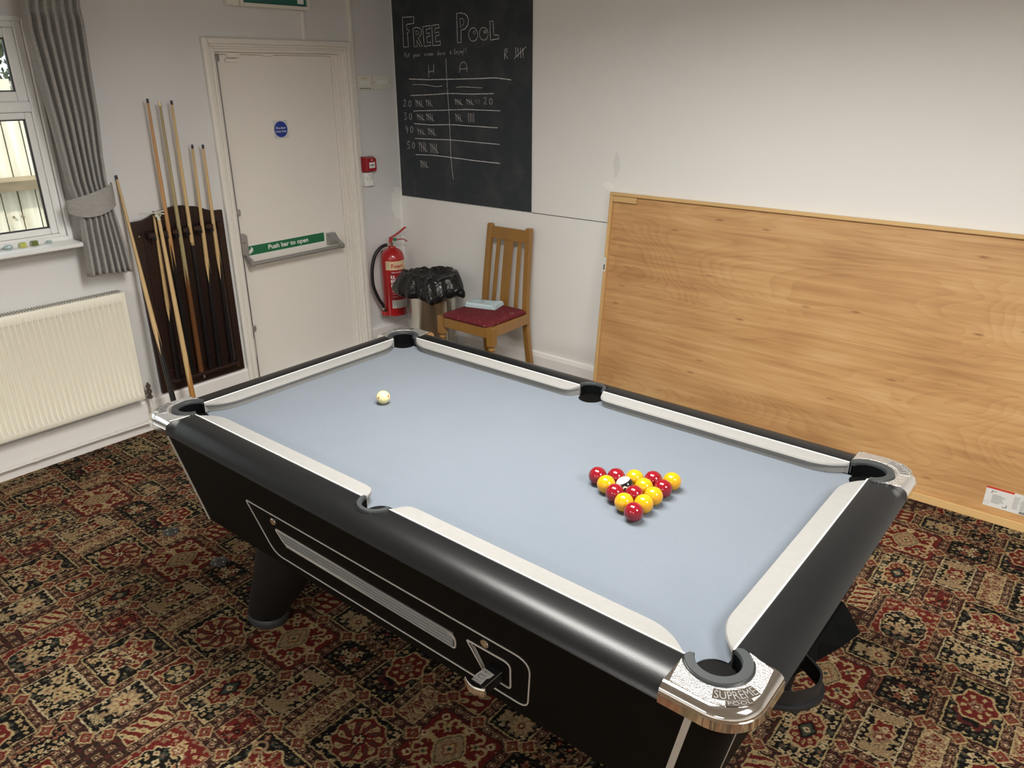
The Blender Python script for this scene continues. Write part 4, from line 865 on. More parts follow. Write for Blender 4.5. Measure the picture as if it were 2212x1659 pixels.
# outside: fence, ground, bushes
fence = thing('garden_fence', (-4.2, -.4, -.15), 'weathered pale close-board timber fence outside the window', 'fence')
b = B(); y = -4.0; rnd = random.Random(5)
while y < 3.4:
    wv = .088 + rnd.random() * .016; dz = rnd.random() * .02; x = -4.22 - (.006 if int(y * 50) % 2 else 0)
    b.loft([[(x, y, z), (x, y + wv, z), (x - .014, y + wv, z), (x - .014, y, z)] for z in (-.15, 1.78 + dz)]); y += wv + .006 + rnd.random() * .004
build('fence_boards', b, 'fence', fence)
build('added_gap_backing', B().box(-4.26, -4.245, -4, 3.4, -.15, 1.76), 'fencerail', fence)  # dark sheet added behind the boards so their gaps do not show bright
b = B()
for zz in (1.19, .35): b.poly([(-4.215, -4, zz - .035), (-4.155, -4, zz - .045), (-4.150, -4, zz + .015), (-4.215, -4, zz + .035)], (0, 7.4, 0))
build('fence_rail', b, 'fencerail', fence)
b = B()
for yy, zz in ((.16, 1.42), (.19, .98), (.24, .98), (-.32, 1.4), (-.6, .97)): build('nail_head', B().lathe([(0, 0), (.009, .001), (.008, .004), (0, .004)], (-4.219, yy, zz), 8, 'x'), 'fencerail', fence)
struct(build('outside_ground', B().box(-9, XD - .2, -6, 6, -.25, -.15), 'grass'))
def bush(name, c, rad, label):
    t = thing(name, (c[0], c[1], -.15), label, 'tree'); rd = random.Random(int(c[1] * 10))
    build('trunk', B().tube([(c[0], c[1], -.15), (c[0] + .05, c[1], c[2] * .6), (c[0], c[1] + .1, c[2])], [.07, .05, .02], 8), 'bark', t)
    b = B()
    for i in range(3200):
        d = Vector((rd.gauss(0, 1), rd.gauss(0, 1), rd.gauss(0, 1))).normalized() * rad * (.55 + .45 * rd.random()); p = Vector(c) + Vector((d.x * .7, d.y, d.z * .8))
        a = Vector((rd.gauss(0, 1), rd.gauss(0, 1), rd.gauss(0, 1))).normalized(); e = a.cross(Vector((rd.random(), .3, rd.random()))).normalized(); l = .030 + .035 * rd.random()
        n = len(b.v); b.v += [tuple(p - a * l), tuple(p + e * l * .4), tuple(p + a * l), tuple(p - e * l * .4)]; b.f.append((n, n + 1, n + 2, n + 3))
    build('foliage', b, 'leafy', t)
bush('tree', (-5.8, .75, 2.45), .95, 'leafy green tree seen over the fence through the upper pane')
bush('tree', (-6.4, -1.9, 2.5), 1.1, 'second leafy tree behind the fence, further along it')

# ------------------------------------------------------------------ ceiling lights
for i, (x, y) in enumerate(LAMPS):
    t = thing('ceiling_light', (x, y, ZC), ('white rectangular ceiling light above the pool table', 'white rectangular ceiling light beyond the foot of the pool table', 'white rectangular ceiling light at the far side of the room', 'white rectangular ceiling light in the corner behind the viewer')[i], 'ceiling light')
    b = B(); ring2 = B(); x0, x1, y0, y1 = x - .62, x + .62, y - .31, y + .31
    for q in ((x0, x1, y0, y0 + .02), (x0, x1, y1 - .02, y1), (x0, x0 + .02, y0 + .02, y1 - .02), (x1 - .02, x1, y0 + .02, y1 - .02)): b.box(*q, ZC - .045, ZC - .0005)
    build('fitting_frame', b, 'upvc', t)
    la = bpy.data.lights.new('lamp', 'AREA'); la.shape = 'RECTANGLE'; la.size = 1.19; la.size_y = .57; la.energy = POWER; la.color = (1, .975, .92); la.spread = math.radians(166)
    lo = bpy.data.objects.new('lamp', la); COL.objects.link(lo); lo.location = (x, y, ZC - .047)
    build('diffuser', B().box(x0 + .021, x1 - .021, y0 + .021, y1 - .021, ZC - .038, ZC - .030), 'lamp', t)

# ================================================================== POOL TABLE
HS = .756; A0, B0 = .949, .4985; ZT = .7915; AR, BR_ = 1.054, .606
PC = (.941, .479); PM = .4975
table = thing('pool_table', (0, 0, 0), 'black coin-operated pool table with grey-blue cloth and silver corner plates', 'pool table')
def sgn(p, sx, sy): return (p[0] * sx, p[1] * sy, p[2])
# playing surface with round cut-outs for the pockets
def surface():
    poly = []
    def arc(cx, cy, r, a0, a1, n=20): return [(cx + r * math.cos(math.radians(a0 + (a1 - a0) * i / n)), cy + r * math.sin(math.radians(a0 + (a1 - a0) * i / n))) for i in range(n + 1)]
    hx, hy = .944, .494; R1 = .047; R2 = .0435
    d1 = math.degrees(math.asin((hy - PC[1]) / R1)); d2 = math.degrees(math.acos((hx - PC[0]) / R1)); m1 = math.degrees(math.asin((hy - PM) / R2))
    corner = lambda a, b_: arc(PC[0], PC[1], R1, a, b_)
    c1 = corner(180 - d1, 270 + (90 - d2))      # upper-right hole, walked from the top edge round the inside to the right edge
    top = [(-x, y) for x, y in reversed(c1)] + arc(0, PM, R2, 180 - m1, 360 + m1) + c1
    bot = [(-x, -y) for x, y in top]
    return top + bot
pts = surface(); me = bpy.data.meshes.new('playing_surface'); bm = bmesh.new()
vsb = [bm.verts.new((x, y, HS)) for x, y in pts]; f = bm.faces.new(vsb); ex = bmesh.ops.extrude_face_region(bm, geom=[f])
for v in [g_ for g_ in ex['geom'] if isinstance(g_, bmesh.types.BMVert)]: v.co.z -= .022
bmesh.ops.recalc_face_normals(bm, faces=bm.faces); bmesh.ops.triangulate(bm, faces=[f for f in bm.faces if len(f.verts) > 4]); bm.to_mesh(me); bm.free(); me.materials.append(MAT['felt'])
ps = bpy.data.objects.new('playing_surface', me); COL.objects.link(ps); ps.parent = table
ps['label'] = 'grey-blue cloth bed'
# pockets: liner ring, cup
def pocket(cx, cy, mid_dir, half, r_in, r_out, sx, sy, wall=False):
    n = 30; rings = []
    for i in range(n + 1):
        a = math.radians(mid_dir - half + 2 * half * i / n); e = min(1, min(i, n - i) / 2.5 + .55); ro = r_in + (r_out - r_in) * e
        c, s_ = math.cos(a), math.sin(a); zt = ZT + .0065
        prof = [(r_in, zt - .010), (r_in, zt - .0025), (r_in + .0015, zt), (ro - .002, zt), (ro, zt - .003), (ro, ZT - .030), (ro - .003, ZT - .030), (ro - .003, zt - .010)] if not wall else [(r_in + .0004, HS - .10), (r_in + .0004, zt - .0102), (r_in + .0035, zt - .0102), (r_in + .0035, HS - .10)]
        rings.append([((cx + r * c) * sx, (cy + r * s_) * sy, z) for r, z in prof])
    return B().loft(rings)
for sx in (-1, 1):
    for sy in (-1, 1):
        l = build('pocket_liner', pocket(PC[0], PC[1], 45, 118, .0440, .0650, sx, sy), 'liner', table, smooth=True)
        build('pocket_wall', pocket(PC[0], PC[1], 45, 118, .0440, .0650, sx, sy, True), 'pit', l, smooth=True)
        b = B(); n = 28; rg = [[((PC[0] + r * math.cos(2 * PI * j / n)) * sx, (PC[1] + r * math.sin(2 * PI * j / n)) * sy, z) for j in range(n)] for r, z in ((.0465, HS - .012), (.0465, HS - .10), (.036, HS - .13), (.001, HS - .132))]
        b.loft(rg, caps=False); build('pocket_cup', b, 'pit', l, smooth=True)
for sy in (-1, 1):
    l = build('pocket_liner', pocket(0, PM, 90, 88, .0405, .0535, 1, sy), 'liner', table, smooth=True)
    build('pocket_wall', pocket(0, PM, 90, 88, .0405, .0535, 1, sy, True), 'pit', l, smooth=True)
    b = B(); n = 28; rg = [[(r * math.cos(2 * PI * j / n), (PM + r * math.sin(2 * PI * j / n)) * sy, z) for j in range(n)] for r, z in ((.0435, HS - .012), (.0435, HS - .10), (.036, HS - .13), (.001, HS - .132))]
    b.loft(rg, caps=False); build('pocket_cup', b, 'pit', l, smooth=True)
# cushions
def cushion(s0, s1, kind0, kind1, side, sg_, length_axis):
    # s runs along the rail; kind: 'm' middle jaw, 'c' corner jaw; D = depth of the nose from the strip line
    n = 56; rings = []; D = .0515
    def depth(s):
        d = 1.
        for e, kd, dr in ((s0, kind0, 1), (s1, kind1, -1)):
            L_ = .080 if kd == 'm' else .112; u = 1 - (s - e) * dr / L_
            if u > 0: d = min(d, 1 - min(1, u) ** (5.5 if kd == 'm' else 2.3))
        return d
    for i in range(n + 1):
        t = i / n; t = .5 - .5 * math.cos(PI * t); s = s0 + (s1 - s0) * t; d = depth(s)
        k = D * d; 
        prof = [(0, ZT), (max(k - .012, .0006), ZT - .0005), (max(k - .003, .0008), ZT - .003), (max(k, .001), ZT - .008), (max(k - .002, .001), ZT - .013), (max(k - .0085, .0009), ZT - .0165), (max(k - .0105, .0007), HS + .0008), (-.006, HS + .0008), (-.006, ZT - .004)]
        ring_ = []
        for off, z in prof:
            if length_axis == 'x': ring_.append((s, (B0 - off) * sg_, z))
            else: ring_.append(((A0 - off) * sg_, s, z))
        rings.append(ring_)
    return B().loft(rings)
for sy in (-1, 1):
    for sx in (-1, 1):
        a, c = (.047, .883) if sx > 0 else (-.883, -.047)
        build('cushion', cushion(a, c, 'm' if sx > 0 else 'c', 'c' if sx > 0 else 'm', 0, sy, 'x'), 'cushion', table, smooth=True, sharp=24)
for sx in (-1, 1): build('cushion', cushion(-.432, .432, 'c', 'c', 0, sx, 'y'), 'cushion', table, smooth=True, sharp=24)
# pale strips between cushion and rail
for sy in (-1, 1):
    for sx in (-1, 1): build('trim_strip', B().box(min(sx * .050, sx * .882), max(sx * .050, sx * .882), min(sy * B0, sy * (B0 + .0035)), max(sy * B0, sy * (B0 + .0035)), ZT - .006, ZT + .0016), 'whiteline', table)
for sx in (-1, 1): build('trim_strip', B().box(min(sx * A0, sx * (A0 + .0035)), max(sx * A0, sx * (A0 + .0035)), -.431, .431, ZT - .006, ZT + .0016), 'whiteline', table)
# rails: flat top, generous rolled edge, small lip underneath
def rail_prof(yi, yo):           # distances from table centre line, going round the section
    p = [(yi, .755), (yi, ZT - .0005), (yi + .006, ZT + .0012), (yo - .062, ZT + .0014), (yo - .046, ZT - .0004), (yo - .032, ZT - .0050), (yo - .020, ZT - .0115), (yo - .010, ZT - .0190), (yo - .003, ZT - .0270), (yo, ZT - .0320), (yo - .0025, ZT - .0365), (yo - .010, ZT - .0375), (yo - .018, ZT - .0375)]
    return p
RX, RY = .8835, .4325
for sy in (-1, 1):
    xs = [-RX + 2 * RX * i / 12 for i in range(13)]; xs = [x for x in xs if abs(x) > .075] + [.0538 * math.sin(math.radians(a)) for a in range(-90, 91, 9)] ; xs.sort()
    rg = []
    for x in xs:
        yi = B0 + .0036
        if abs(x) <= .0539: yi = max(yi, PM + math.sqrt(max(0, .0539 ** 2 - x * x)))
        rg.append([(x, yy * sy, z) for yy, z in rail_prof(yi, BR_)])
    build('rail', B().loft(rg), 'rail', table, smooth=True)
for sx in (-1, 1):
    rg = [[(xx * sx, y, z) for xx, z in rail_prof(A0 + .0036, AR)] for y in (-RY, 0, RY)]
    build('rail', B().loft(rg), 'rail', table, smooth=True)
# corner castings
def casting(sx, sy, inner=0., top=0., part='body'):
    n = 40; rings = []; R = .085; t0, t1 = (0, 1) if part == 'body' else (.045, .955)
    L1 = (AR - R) - RX; L3 = (BR_ - R) - RY; La = R * PI / 2; T = L1 + La + L3
    for i in range(n + 1):
        t = (t0 + (t1 - t0) * i / n) * T
        if t < L1: o = (RX + .0005 + t, BR_); nn = (0, 1)
        elif t < L1 + La: a = PI / 2 - (t - L1) / R; o = (AR - R + R * math.cos(a), BR_ - R + R * math.sin(a)); nn = (math.cos(a), math.sin(a))
        else: o = (AR, BR_ - R - (t - L1 - La)); nn = (1, 0)
        if i == n and part == 'body': o = (AR, RY + .0005)
        # inner end: straight joint near the strips, the liner arc between
        ang = math.radians(163 - (163 + 73) * (t / T)); q = (PC[0] + .0655 * math.cos(ang), PC[1] + .0655 * math.sin(ang))
        if t / T < .03: q = (RX + .0005, B0 + .001)
        if t / T > .97: q = (A0 + .001, RY + .0005)
        dx, dy = o[0] - q[0], o[1] - q[1]; L_ = math.hypot(dx, dy)
        if part == 'body':
            def P_(d, z): return ((o[0] - nn[0] * d) * sx, (o[1] - nn[1] * d) * sy, z)
            rings.append([(q[0] * sx, q[1] * sy, .755), (q[0] * sx, q[1] * sy, ZT + .001)] + [((q[0] + dx * .08) * sx, (q[1] + dy * .08) * sy, ZT + .0030)] +
                         [P_(.022, ZT + .0028), P_(.015, ZT + .0016), P_(.008, ZT - .0022), P_(.003, ZT - .0075), P_(.0008, ZT - .0130), P_(.0008, ZT - .0150), P_(-.0008, ZT - .0160), P_(-.0008, ZT - .0370), P_(.002, ZT - .0385), P_(.022, ZT - .0385)])
        else:
            def S_(f, z): return ((q[0] + dx * f) * sx, (q[1] + dy * f) * sy, z)
            e = 1 - .0225 / L_ if L_ > .05 else .6
            rings.append([S_(.10, ZT + .0026), S_(.10, ZT + .0040), S_(e, ZT + .0042), S_(e, ZT + .0022)])
    return B().loft(rings)
for sx in (-1, 1):
    for sy in (-1, 1):
        c = build('corner_casting', casting(sx, sy), 'chrome', table, smooth=True, label='polished chrome corner plate')
        build('textured_inlay', casting(sx, sy, part='inlay'), 'hammered', c)
        # plaque with the maker's lettering, curved around the pocket
        def pol(ang, r, z): a = math.radians(45) + ang; return ((PC[0] + r * math.cos(a)) * sx, (PC[1] + r * math.sin(a)) * sy, z)
        dirn = 1 if sx * sy > 0 else -1          # reading direction keeps the tops of the letters towards the pocket
        def fm(r0, r1, half, z): return lambda u, v: pol(dirn * (u - .5) * 2 * half, r1 + (r0 - r1) * v, z)
        zt = ZT + .0046
        for (half, ra, rb) in ((.46, .078, .103), (.24, .1035, .115)):
            b = B(); k = 12; b.loft([[pol((j / k - .5) * 2 * half, ra, zt - .0010), pol((j / k - .5) * 2 * half, ra, zt + .0002), pol((j / k - .5) * 2 * half, rb, zt + .0002), pol((j / k - .5) * 2 * half, rb, zt - .0010)] for j in range(k + 1)]); pq = build('maker_plaque', b, 'chrome', c)
        lettering('lettering', 'SUPREME', fm(.081, .1005, .43, zt + .0007), 'rod', c)
        lettering('lettering', 'POOL', fm(.1055, .1130, .20, zt + .0007), 'rod', c)
# cabinet: tapering box with rounded corners
def cab_ring(z, grow=0.):
    k = (.7535 - z) / .3395; a = 1.016 - .074 * k + grow; bb = .583 - .060 * k + grow; return [(x, y, z) for x, y in rr(-a, a, -bb, bb, .085, 8)]
cab = build('cabinet', B().loft([cab_ring(.7535), cab_ring(.75, -.004), cab_ring(.414)][0::2] if False else [cab_ring(.7535), cab_ring(.414)]), 'cab', table, smooth=True)
def face(sy, x, z, out=0.):      # a point on the sloping long side
    k = (.7535 - z) / .3395; return (x, sy * (.583 - .060 * k + out), z)
def endf(sx, y, z, out=0.):
    k = (.7535 - z) / .3395; return (sx * (1.016 - .074 * k + out), y, z)
for sx in (-1, 1):
    for sy in (-1, 1):
        p = []; k = 0
        b = B(); w_ = .014
        b.loft([[face(sy, sx * (.942 - .076 * t) - w_ / 2, z, -.002), face(sy, sx * (.942 - .076 * t) + w_ / 2, z, -.002), face(sy, sx * (.942 - .076 * t) + w_ / 2, z, .0015), face(sy, sx * (.942 - .076 * t) - w_ / 2, z, .0015)] for z, t in ((.7525, 0), (.415, 1))])
        build('corner_trim', b, 'trimmetal', cab, label='pale corner trim strip')
        b = B(); w_ = .005
        b.loft([[endf(sx, sy * (.497 - .060 * t) - w_ / 2, z, -.002), endf(sx, sy * (.497 - .060 * t) + w_ / 2, z, -.002), endf(sx, sy * (.497 - .060 * t) + w_ / 2, z, .0015), endf(sx, sy * (.497 - .060 * t) - w_ / 2, z, .0015)] for z, t in ((.7525, 0), (.415, 1))])
        build('corner_trim', b, 'trimmetal', cab)
# outlined panel, ball-viewing tray and coin recess on the near side
def outline(pts, r):             # round the corners of a polygon given in (x, z)
    out = []
    for i, (p, rad) in enumerate(zip(pts, r)):
        a = Vector(pts[i - 1]); b_ = Vector(p); c = Vector(pts[(i + 1) % len(pts)]); u = (a - b_).normalized(); v = (c - b_).normalized()
        p0 = b_ + u * rad; p1 = b_ + v * rad
        for t in range(7):
            t /= 6; q = p0 * (1 - t) ** 2 + b_ * 2 * t * (1 - t) + p1 * t * t; out.append((q.x, q.y))
    return out
def bead(name, pts, r, wd, mat, sy=-1, parent=None, out=.001, label=None):
    o = outline(pts, r); ring_ = [face(sy, x, z, out) for x, z in o]; ring_.append(ring_[0])
    return build(name, B().tube(ring_ + [ring_[1]], wd, 6, False), mat, parent or cab, smooth=True, label=label)
panel = [(-.538, .629), (.556, .625), (.525, .452), (-.467, .450)]
bead('panel_outline', panel, (.008, .045, .030, .040), .0022, 'trimmetal', label='thin pale outline of the side panel')
tray = [(-.414, .571), (.318, .566), (.308, .516), (-.385, .522)]
tr = bead('ball_tray', tray, (.008, .030, .010, .018), .0028, 'trimmetal', label='ribbed metal ball-viewing tray')
b = B()                          # stepped ribs inside the tray
for i in range(9):
    t = i / 8; z = .5685 - .050 * t; x0 = -.410 + .026 * t; x1 = .315 - .010 * t; o_ = .0035 if i % 2 == 0 else .0005
    b.loft([[face(-1, x, z - .0028, -.002), face(-1, x, z + .0028, -.002), face(-1, x, z + .0022, o_), face(-1, x, z - .0022, o_)] for x in (x0 + .004, x1 - .004)])
build('tray_ribs', b, 'alu', tr)
coin = [(.357, .577), (.492, .580), (.479, .487), (.400, .489)]
cm = bead('coin_mechanism', coin, (.006, .022, .012, .012), .0026, 'trimmetal', label='coin mechanism with a pull-out slide')
for k in (.010, .019):
    build('recess_step', B().tube([face(-1, .357 + .005 + k, .575 - k * .3, .0015), face(-1, .400 + k * .6, .495, .0015)], .0012, 6), 'trimmetal', cm)
# the slide: runs from the panel outwards
sx0, sx1, yb, yf, zt = .414, .461, -.540, -.606, .530
sl = build('coin_slide', B().box(sx0 + .002, sx1 - .002, yf, yb, .503, zt), 'blackrub', cm, bevel=.0015)
b = B()
for i in range(7): x = sx0 + .008 + i * .0052; b.box(x, x + .0016, yb - .026, yb + .0005, zt, zt + .0012)
build('slide_ribs', b, 'tip', sl)
build('slide_edge', B().box(sx0 + .002, sx1 - .002, yb - .001, yb, zt, zt + .0015).box(sx1 - .003, sx1 - .002, yf, yb, zt, zt + .001), 'trimmetal', sl)
b = B(); rg = []
for i in range(33):
    u = i / 32; x = .400 + .064 * u; y_ = yf - .004 - .010 * math.sin(PI * u) - .002 * u - .0007 * (i % 2); rg.append([(x, y_ + .006, .510), (x, y_, .510), (x, y_, .527), (x, y_ + .003, .531), (x, y_ + .006, .531)])
build('slide_front', b.loft(rg), 'chrome', sl, smooth=True)
b = B(); b.poly([(.4185, yb - .020, zt + .0016), (.4515, yb - .022, zt + .0016), (.4500, yb - .038, zt + .0016), (.4455, yb - .044, zt + .0016), (.4475, yf + .001, zt + .0016), (.4190, yf + .001, zt + .0016), (.4165, yb - .046, zt + .0016)], (0, 0, .0003))
note = build('paper_note', b, 'paper', sl, label='handwritten paper note reading FREE pool Just press')
b = B()
for st in NOTE: ribbon(b, [(.4190 + .0285 * x, yb - .0215 - .041 * yq, zt + .0024) for x, yq in st], .0010, (0, 0, 1))
build('handwriting', b, 'blacktext', note)
for x, z in ((-.412, .600), (.418, .601)):
    c_ = face(-1, x, z); build('side_lock', B().lathe([(0, .006), (.008, .0055), (.0115, .003), (.0125, 0), (.0125, -.002)], (c_[0], c_[1], c_[2]), 20, 'y') if False else B().lathe([(.0125, .002), (.0125, -.001), (.011, -.004), (.007, -.0055), (.0, -.006)], c_, 20, 'y'), 'chrome', cab, smooth=True)
# legs
for (tx, bx, rt) in ((-.535, -.748, .150), (.785, .785, .115)):
    for sy in (-1, 1):
        rg = []
        for i in range(9):
            u = i / 8; z = .4135 - (.4135 - .034) * u; rx = rt + (.078 - rt) * u; ry = .100 + (.066 - .100) * u; cx = tx + (bx - tx) * u; cy = .412 + (.014 if tx < 0 else -.045) * u
            rg.append([(cx + rx * math.cos(2 * PI * j / 28), sy * (cy + ry * math.sin(2 * PI * j / 28)), z) for j in range(28)])
        l = build('leg', B().loft(rg), 'legm', table, smooth=True)
        b = B(); b.loft([[(bx + r_ * 1.18 * math.cos(2 * PI * j / 28), sy * ((.426 if tx < 0 else .367) + r_ * math.sin(2 * PI * j / 28)), z) for j in range(28)] for r_, z in ((.064, .0345), (.069, .026), (.069, .008), (.066, .0005))])
        build('foot', b, 'footm', l, smooth=True, label='grey foot cap')
# ball return at the foot end: hopper and open hoop
b = B(); top_ = [(.945, -.05, .515), (.985, -.05, .515), (.987, .05, .512), (.988, .15, .508), (.988, .255, .505), (.945, .255, .505)]
bot = [(.930, -.06, .434), (.958, -.035, .434), (.990, .075, .434), (1.022, .165, .434), (1.043, .252, .434), (.930, .262, .434)]
build('end_apron', b.loft([top_, bot]), 'pit', cab)
def hoop(off, z0, z1, th):
    path = [(.965, -.19), (1.008, -.168), (1.036, -.130), (1.044, -.098), (1.036, -.062), (1.012, -.040), (.965, -.010)]
    pts_ = []
    for i in range(len(path) - 1):
        for t in range(4):
            t /= 4; p0 = Vector(path[max(i - 1, 0)]); p1 = Vector(path[i]); p2 = Vector(path[i + 1]); p3 = Vector(path[min(i + 2, len(path) - 1)])
            pts_.append(.5 * ((2 * p1) + (p2 - p0) * t + (2 * p0 - 5 * p1 + 4 * p2 - p3) * t * t + (-p0 + 3 * p1 - 3 * p2 + p3) * t ** 3))
    pts_.append(Vector(path[-1])); rg = []
    for i, p in enumerate(pts_):
        d = (pts_[min(i + 1, len(pts_) - 1)] - pts_[max(i - 1, 0)]).normalized(); nn = Vector((d.y, -d.x)); a = p + nn * (off - th); c = p + nn * off
        rg.append([(a.x, a.y, z0), (c.x, c.y, z0), (c.x, c.y, z1), (a.x, a.y, z1)])
    return B().loft(rg)
hp = build('return_hoop', hoop(0, .482, .520, .006), 'blackrub', cab, smooth=True, label='black open hoop of the ball return')
build('hoop_flange', hoop(.010, .474, .4815, .016), 'blackrub', hp, smooth=True)

# ------------------------------------------------------------------ balls
def ball(name, mat, x, y, label, r=.0254, group=None):
    key = 'ball%g' % r + mat
    if key not in bpy.data.meshes:
        me = bpy.data.meshes.new(key); bm = bmesh.new(); bmesh.ops.create_icosphere(bm, subdivisions=5, radius=r); bm.to_mesh(me); bm.free()
        me.polygons.foreach_set('use_smooth', [True] * len(me.polygons)); me.materials.append(MAT[mat])
    o = bpy.data.objects.new(name, bpy.data.meshes[key]); COL.objects.link(o); o.location = (x, y, HS + r + .0002); tag(o, label, 'pool ball', group); return o
rows = [['R'], ['Y', 'R'], ['R', '8', 'Y'], ['Y', 'R', 'Y', 'R'], ['R', 'Y', 'Y', 'R', 'Y']]
where = {(0, 0): 'red pool ball at the apex of the triangle, leftmost of the pack',
 (1, 0): 'yellow pool ball touching the apex red, on the near left edge', (1, 1): 'red pool ball touching the apex red on the far side of the pack',
 (2, 0): 'red pool ball in front of the striped ball, on the near left edge', (2, 1): 'black and white striped pool ball in the middle of the pack', (2, 2): 'yellow pool ball behind the striped ball, middle of the far edge',
 (3, 0): 'yellow pool ball directly left of and behind the nearest red ball', (3, 1): 'red pool ball in the middle of the pack, nearer than the striped ball', (3, 2): 'yellow pool ball inside the pack, directly right of the striped ball', (3, 3): 'red pool ball on the far edge, directly left of the rightmost yellow',
 (4, 0): 'red pool ball nearest the viewer, at the lowest corner of the pack', (4, 1): 'yellow pool ball directly right of the nearest red ball', (4, 2): 'yellow pool ball at the middle of the right edge of the pack', (4, 3): 'red pool ball on the right edge, next to the rightmost yellow ball', (4, 4): 'yellow pool ball at the far right corner of the pack'}
for i, row in enumerate(rows):
    for j, c in enumerate(row):
        ball('striped_pool_ball' if c == '8' else ('red_pool_ball' if c == 'R' else 'yellow_pool_ball'), {'R': 'ball_red', 'Y': 'ball_yellow', '8': 'ball_eight'}[c], .3567 + i * .05085 * 3 ** .5 / 2, -.0021 + (j - i / 2) * .05085, where[(i, j)], group='racked pool balls')
ball('cue_ball', 'ball_cue', -.534, .001, 'ivory cue ball with small red dots, alone on the cloth', .0240)
# ================================================================== CHALKBOARD
cb = thing('chalkboard', (-2.043, YW, 1.049), 'tall black chalkboard on the back wall headed FREE POOL with chalk tallies', 'chalkboard')
build('board_panel', B().box(-2.6035, -1.4845, YW - .008, YW - .0004, 1.050, 2.395), 'chalkboard', cb)
b = B(); rd = random.Random(2)
for wmm, st in CHALK:
    pts = []
    for i in range(len(st) - 1):     # wobble long strokes a little, as a hand does
        (x0, z0), (x1, z1) = st[i], st[i + 1]; k = max(1, int(math.hypot(x1 - x0, z1 - z0) / .03))
        for t in range(k): pts.append((x0 + (x1 - x0) * t / k + rd.uniform(-.0006, .0006), YW - .0088, z0 + (z1 - z0) * t / k + rd.uniform(-.0006, .0006)))
    pts.append((st[-1][0], YW - .0088, st[-1][1]))
    if st[0] == st[-1]: pts[-1] = pts[0]
    ribbon(b, pts, wmm * .00092, (0, 1, 0))
build('chalk_writing', b, 'chalk', cb, label='white chalk lettering and tally marks')

# ================================================================== PLYWOOD BOARD leaning on the wall
PX0, PX1, PH = -.921, 1.519, 1.226; lean = math.asin(.110 / PH)
pw = thing('plywood_board', (PX0, 1.922, 0), 'large framed plywood board leaning against the back wall behind the pool table', 'board')
def pl(u, v, d): # u along x, v up the board, d out of its face (towards the room)
    s, c = math.sin(lean), math.cos(lean); return (u, 1.922 + v * s - d * c, v * c + d * s + .0005)
def pbox(u0, u1, v0, v1, d0, d1):
    return B().loft([[pl(u0, v, d) for v, d in ((v0, d0), (v1, d0), (v1, d1), (v0, d1))], [pl(u1, v, d) for v, d in ((v0, d0), (v1, d0), (v1, d1), (v0, d1))]])
build('panel', pbox(PX0 + .020, PX1 - .020, .037, PH - .018, -.0235, -.018), 'ply', pw)
build('batten', pbox(PX0, PX1, 0, .036, -.0240, -.002), 'pine', pw, bevel=.002, label='bottom pine batten')
build('batten', pbox(PX0, PX1, PH - .017, PH, -.0240, -.000), 'pine', pw, bevel=.002, label='top pine batten')
build('batten', pbox(PX0, PX0 + .019, .0365, PH - .0175, -.0240, -.000), 'pinev', pw, bevel=.002, label='left pine batten')
build('batten', pbox(PX1 - .019, PX1, .0365, PH - .0175, -.0240, -.000), 'pinev', pw, bevel=.002)
build('corner_block', pbox(PX0 + .020, PX0 + .168, PH - .050, PH - .019, -.0178, -.002), 'pine', pw, bevel=.002)
lb = build('product_label', pbox(1.118, 1.285, .068, .158, -.0179, -.0176), 'paper', pw, label='white printed label with a red top edge')
build('red_strip', pbox(1.118, 1.222, .150, .158, -.0176, -.0174), 'labelred', lb)
def ptext(nm, s, u0, v0, wd, h, mt='blacktext'): return lettering(nm, s, lambda u, v: pl(u0 + wd * u, v0 + h * v, -.0172), mt, lb)
b = B()
def pq(b, u0, u1, v0, v1, d=-.0172): n = len(b.v); b.v += [pl(u0, v0, d), pl(u1, v0, d), pl(u1, v1, d), pl(u0, v1, d)]; b.f.append((n, n + 1, n + 2, n + 3))
pq(b, 1.140, 1.159, .1395, .1415); pq(b, 1.140, 1.1425, .130, .1395); build('corner_mark', b, 'blacktext', lb); b = B(); pq(b, 1.190, 1.206, .078, .0805); pq(b, 1.2035, 1.206, .0805, .092)
build('corner_mark', b, 'blacktext', lb)
b = B(); rd = random.Random(1)
for i in range(10): pq(b, 1.146, 1.146 + .030 + .022 * rd.random(), .125 - i * .0042, .1262 - i * .0042)
for i in range(14): pq(b, 1.222 + .002, 1.222 + .018 + .010 * rd.random(), .140 - i * .0042, .1410 - i * .0042); pq(b, 1.252, 1.264 + .014 * rd.random(), .130 - i * .0034, .1308 - i * .0034)
pq(b, 1.122, 1.138, .078, .0785); pq(b, 1.122, 1.1225, .078, .092); pq(b, 1.1375, 1.138, .078, .092); pq(b, 1.122, 1.138, .0915, .092)
build('small_print', b, 'tip', lb)
b = B(); u = 1.254
while u < 1.278: wv = .0006 + .001 * rd.random(); pq(b, u, u + wv, .071, .082); u += wv + .0007
build('barcode', b, 'blacktext', lb)
ed = build('edge_sticker', pbox(PX0 + .001, PX0 + .0150, .79, .87, .0001, .0005), 'paper', pw)
pq(b2 := B(), PX0 + .003, PX0 + .010, .80, .83, .0008); build('edge_barcode', b2, 'blacktext', ed)

# ================================================================== CHAIR
ch = thing('dining_chair', (-1.60, 1.75, 0), 'varnished oak dining chair with slatted back and maroon patterned seat', 'chair')
def pt(y): return y
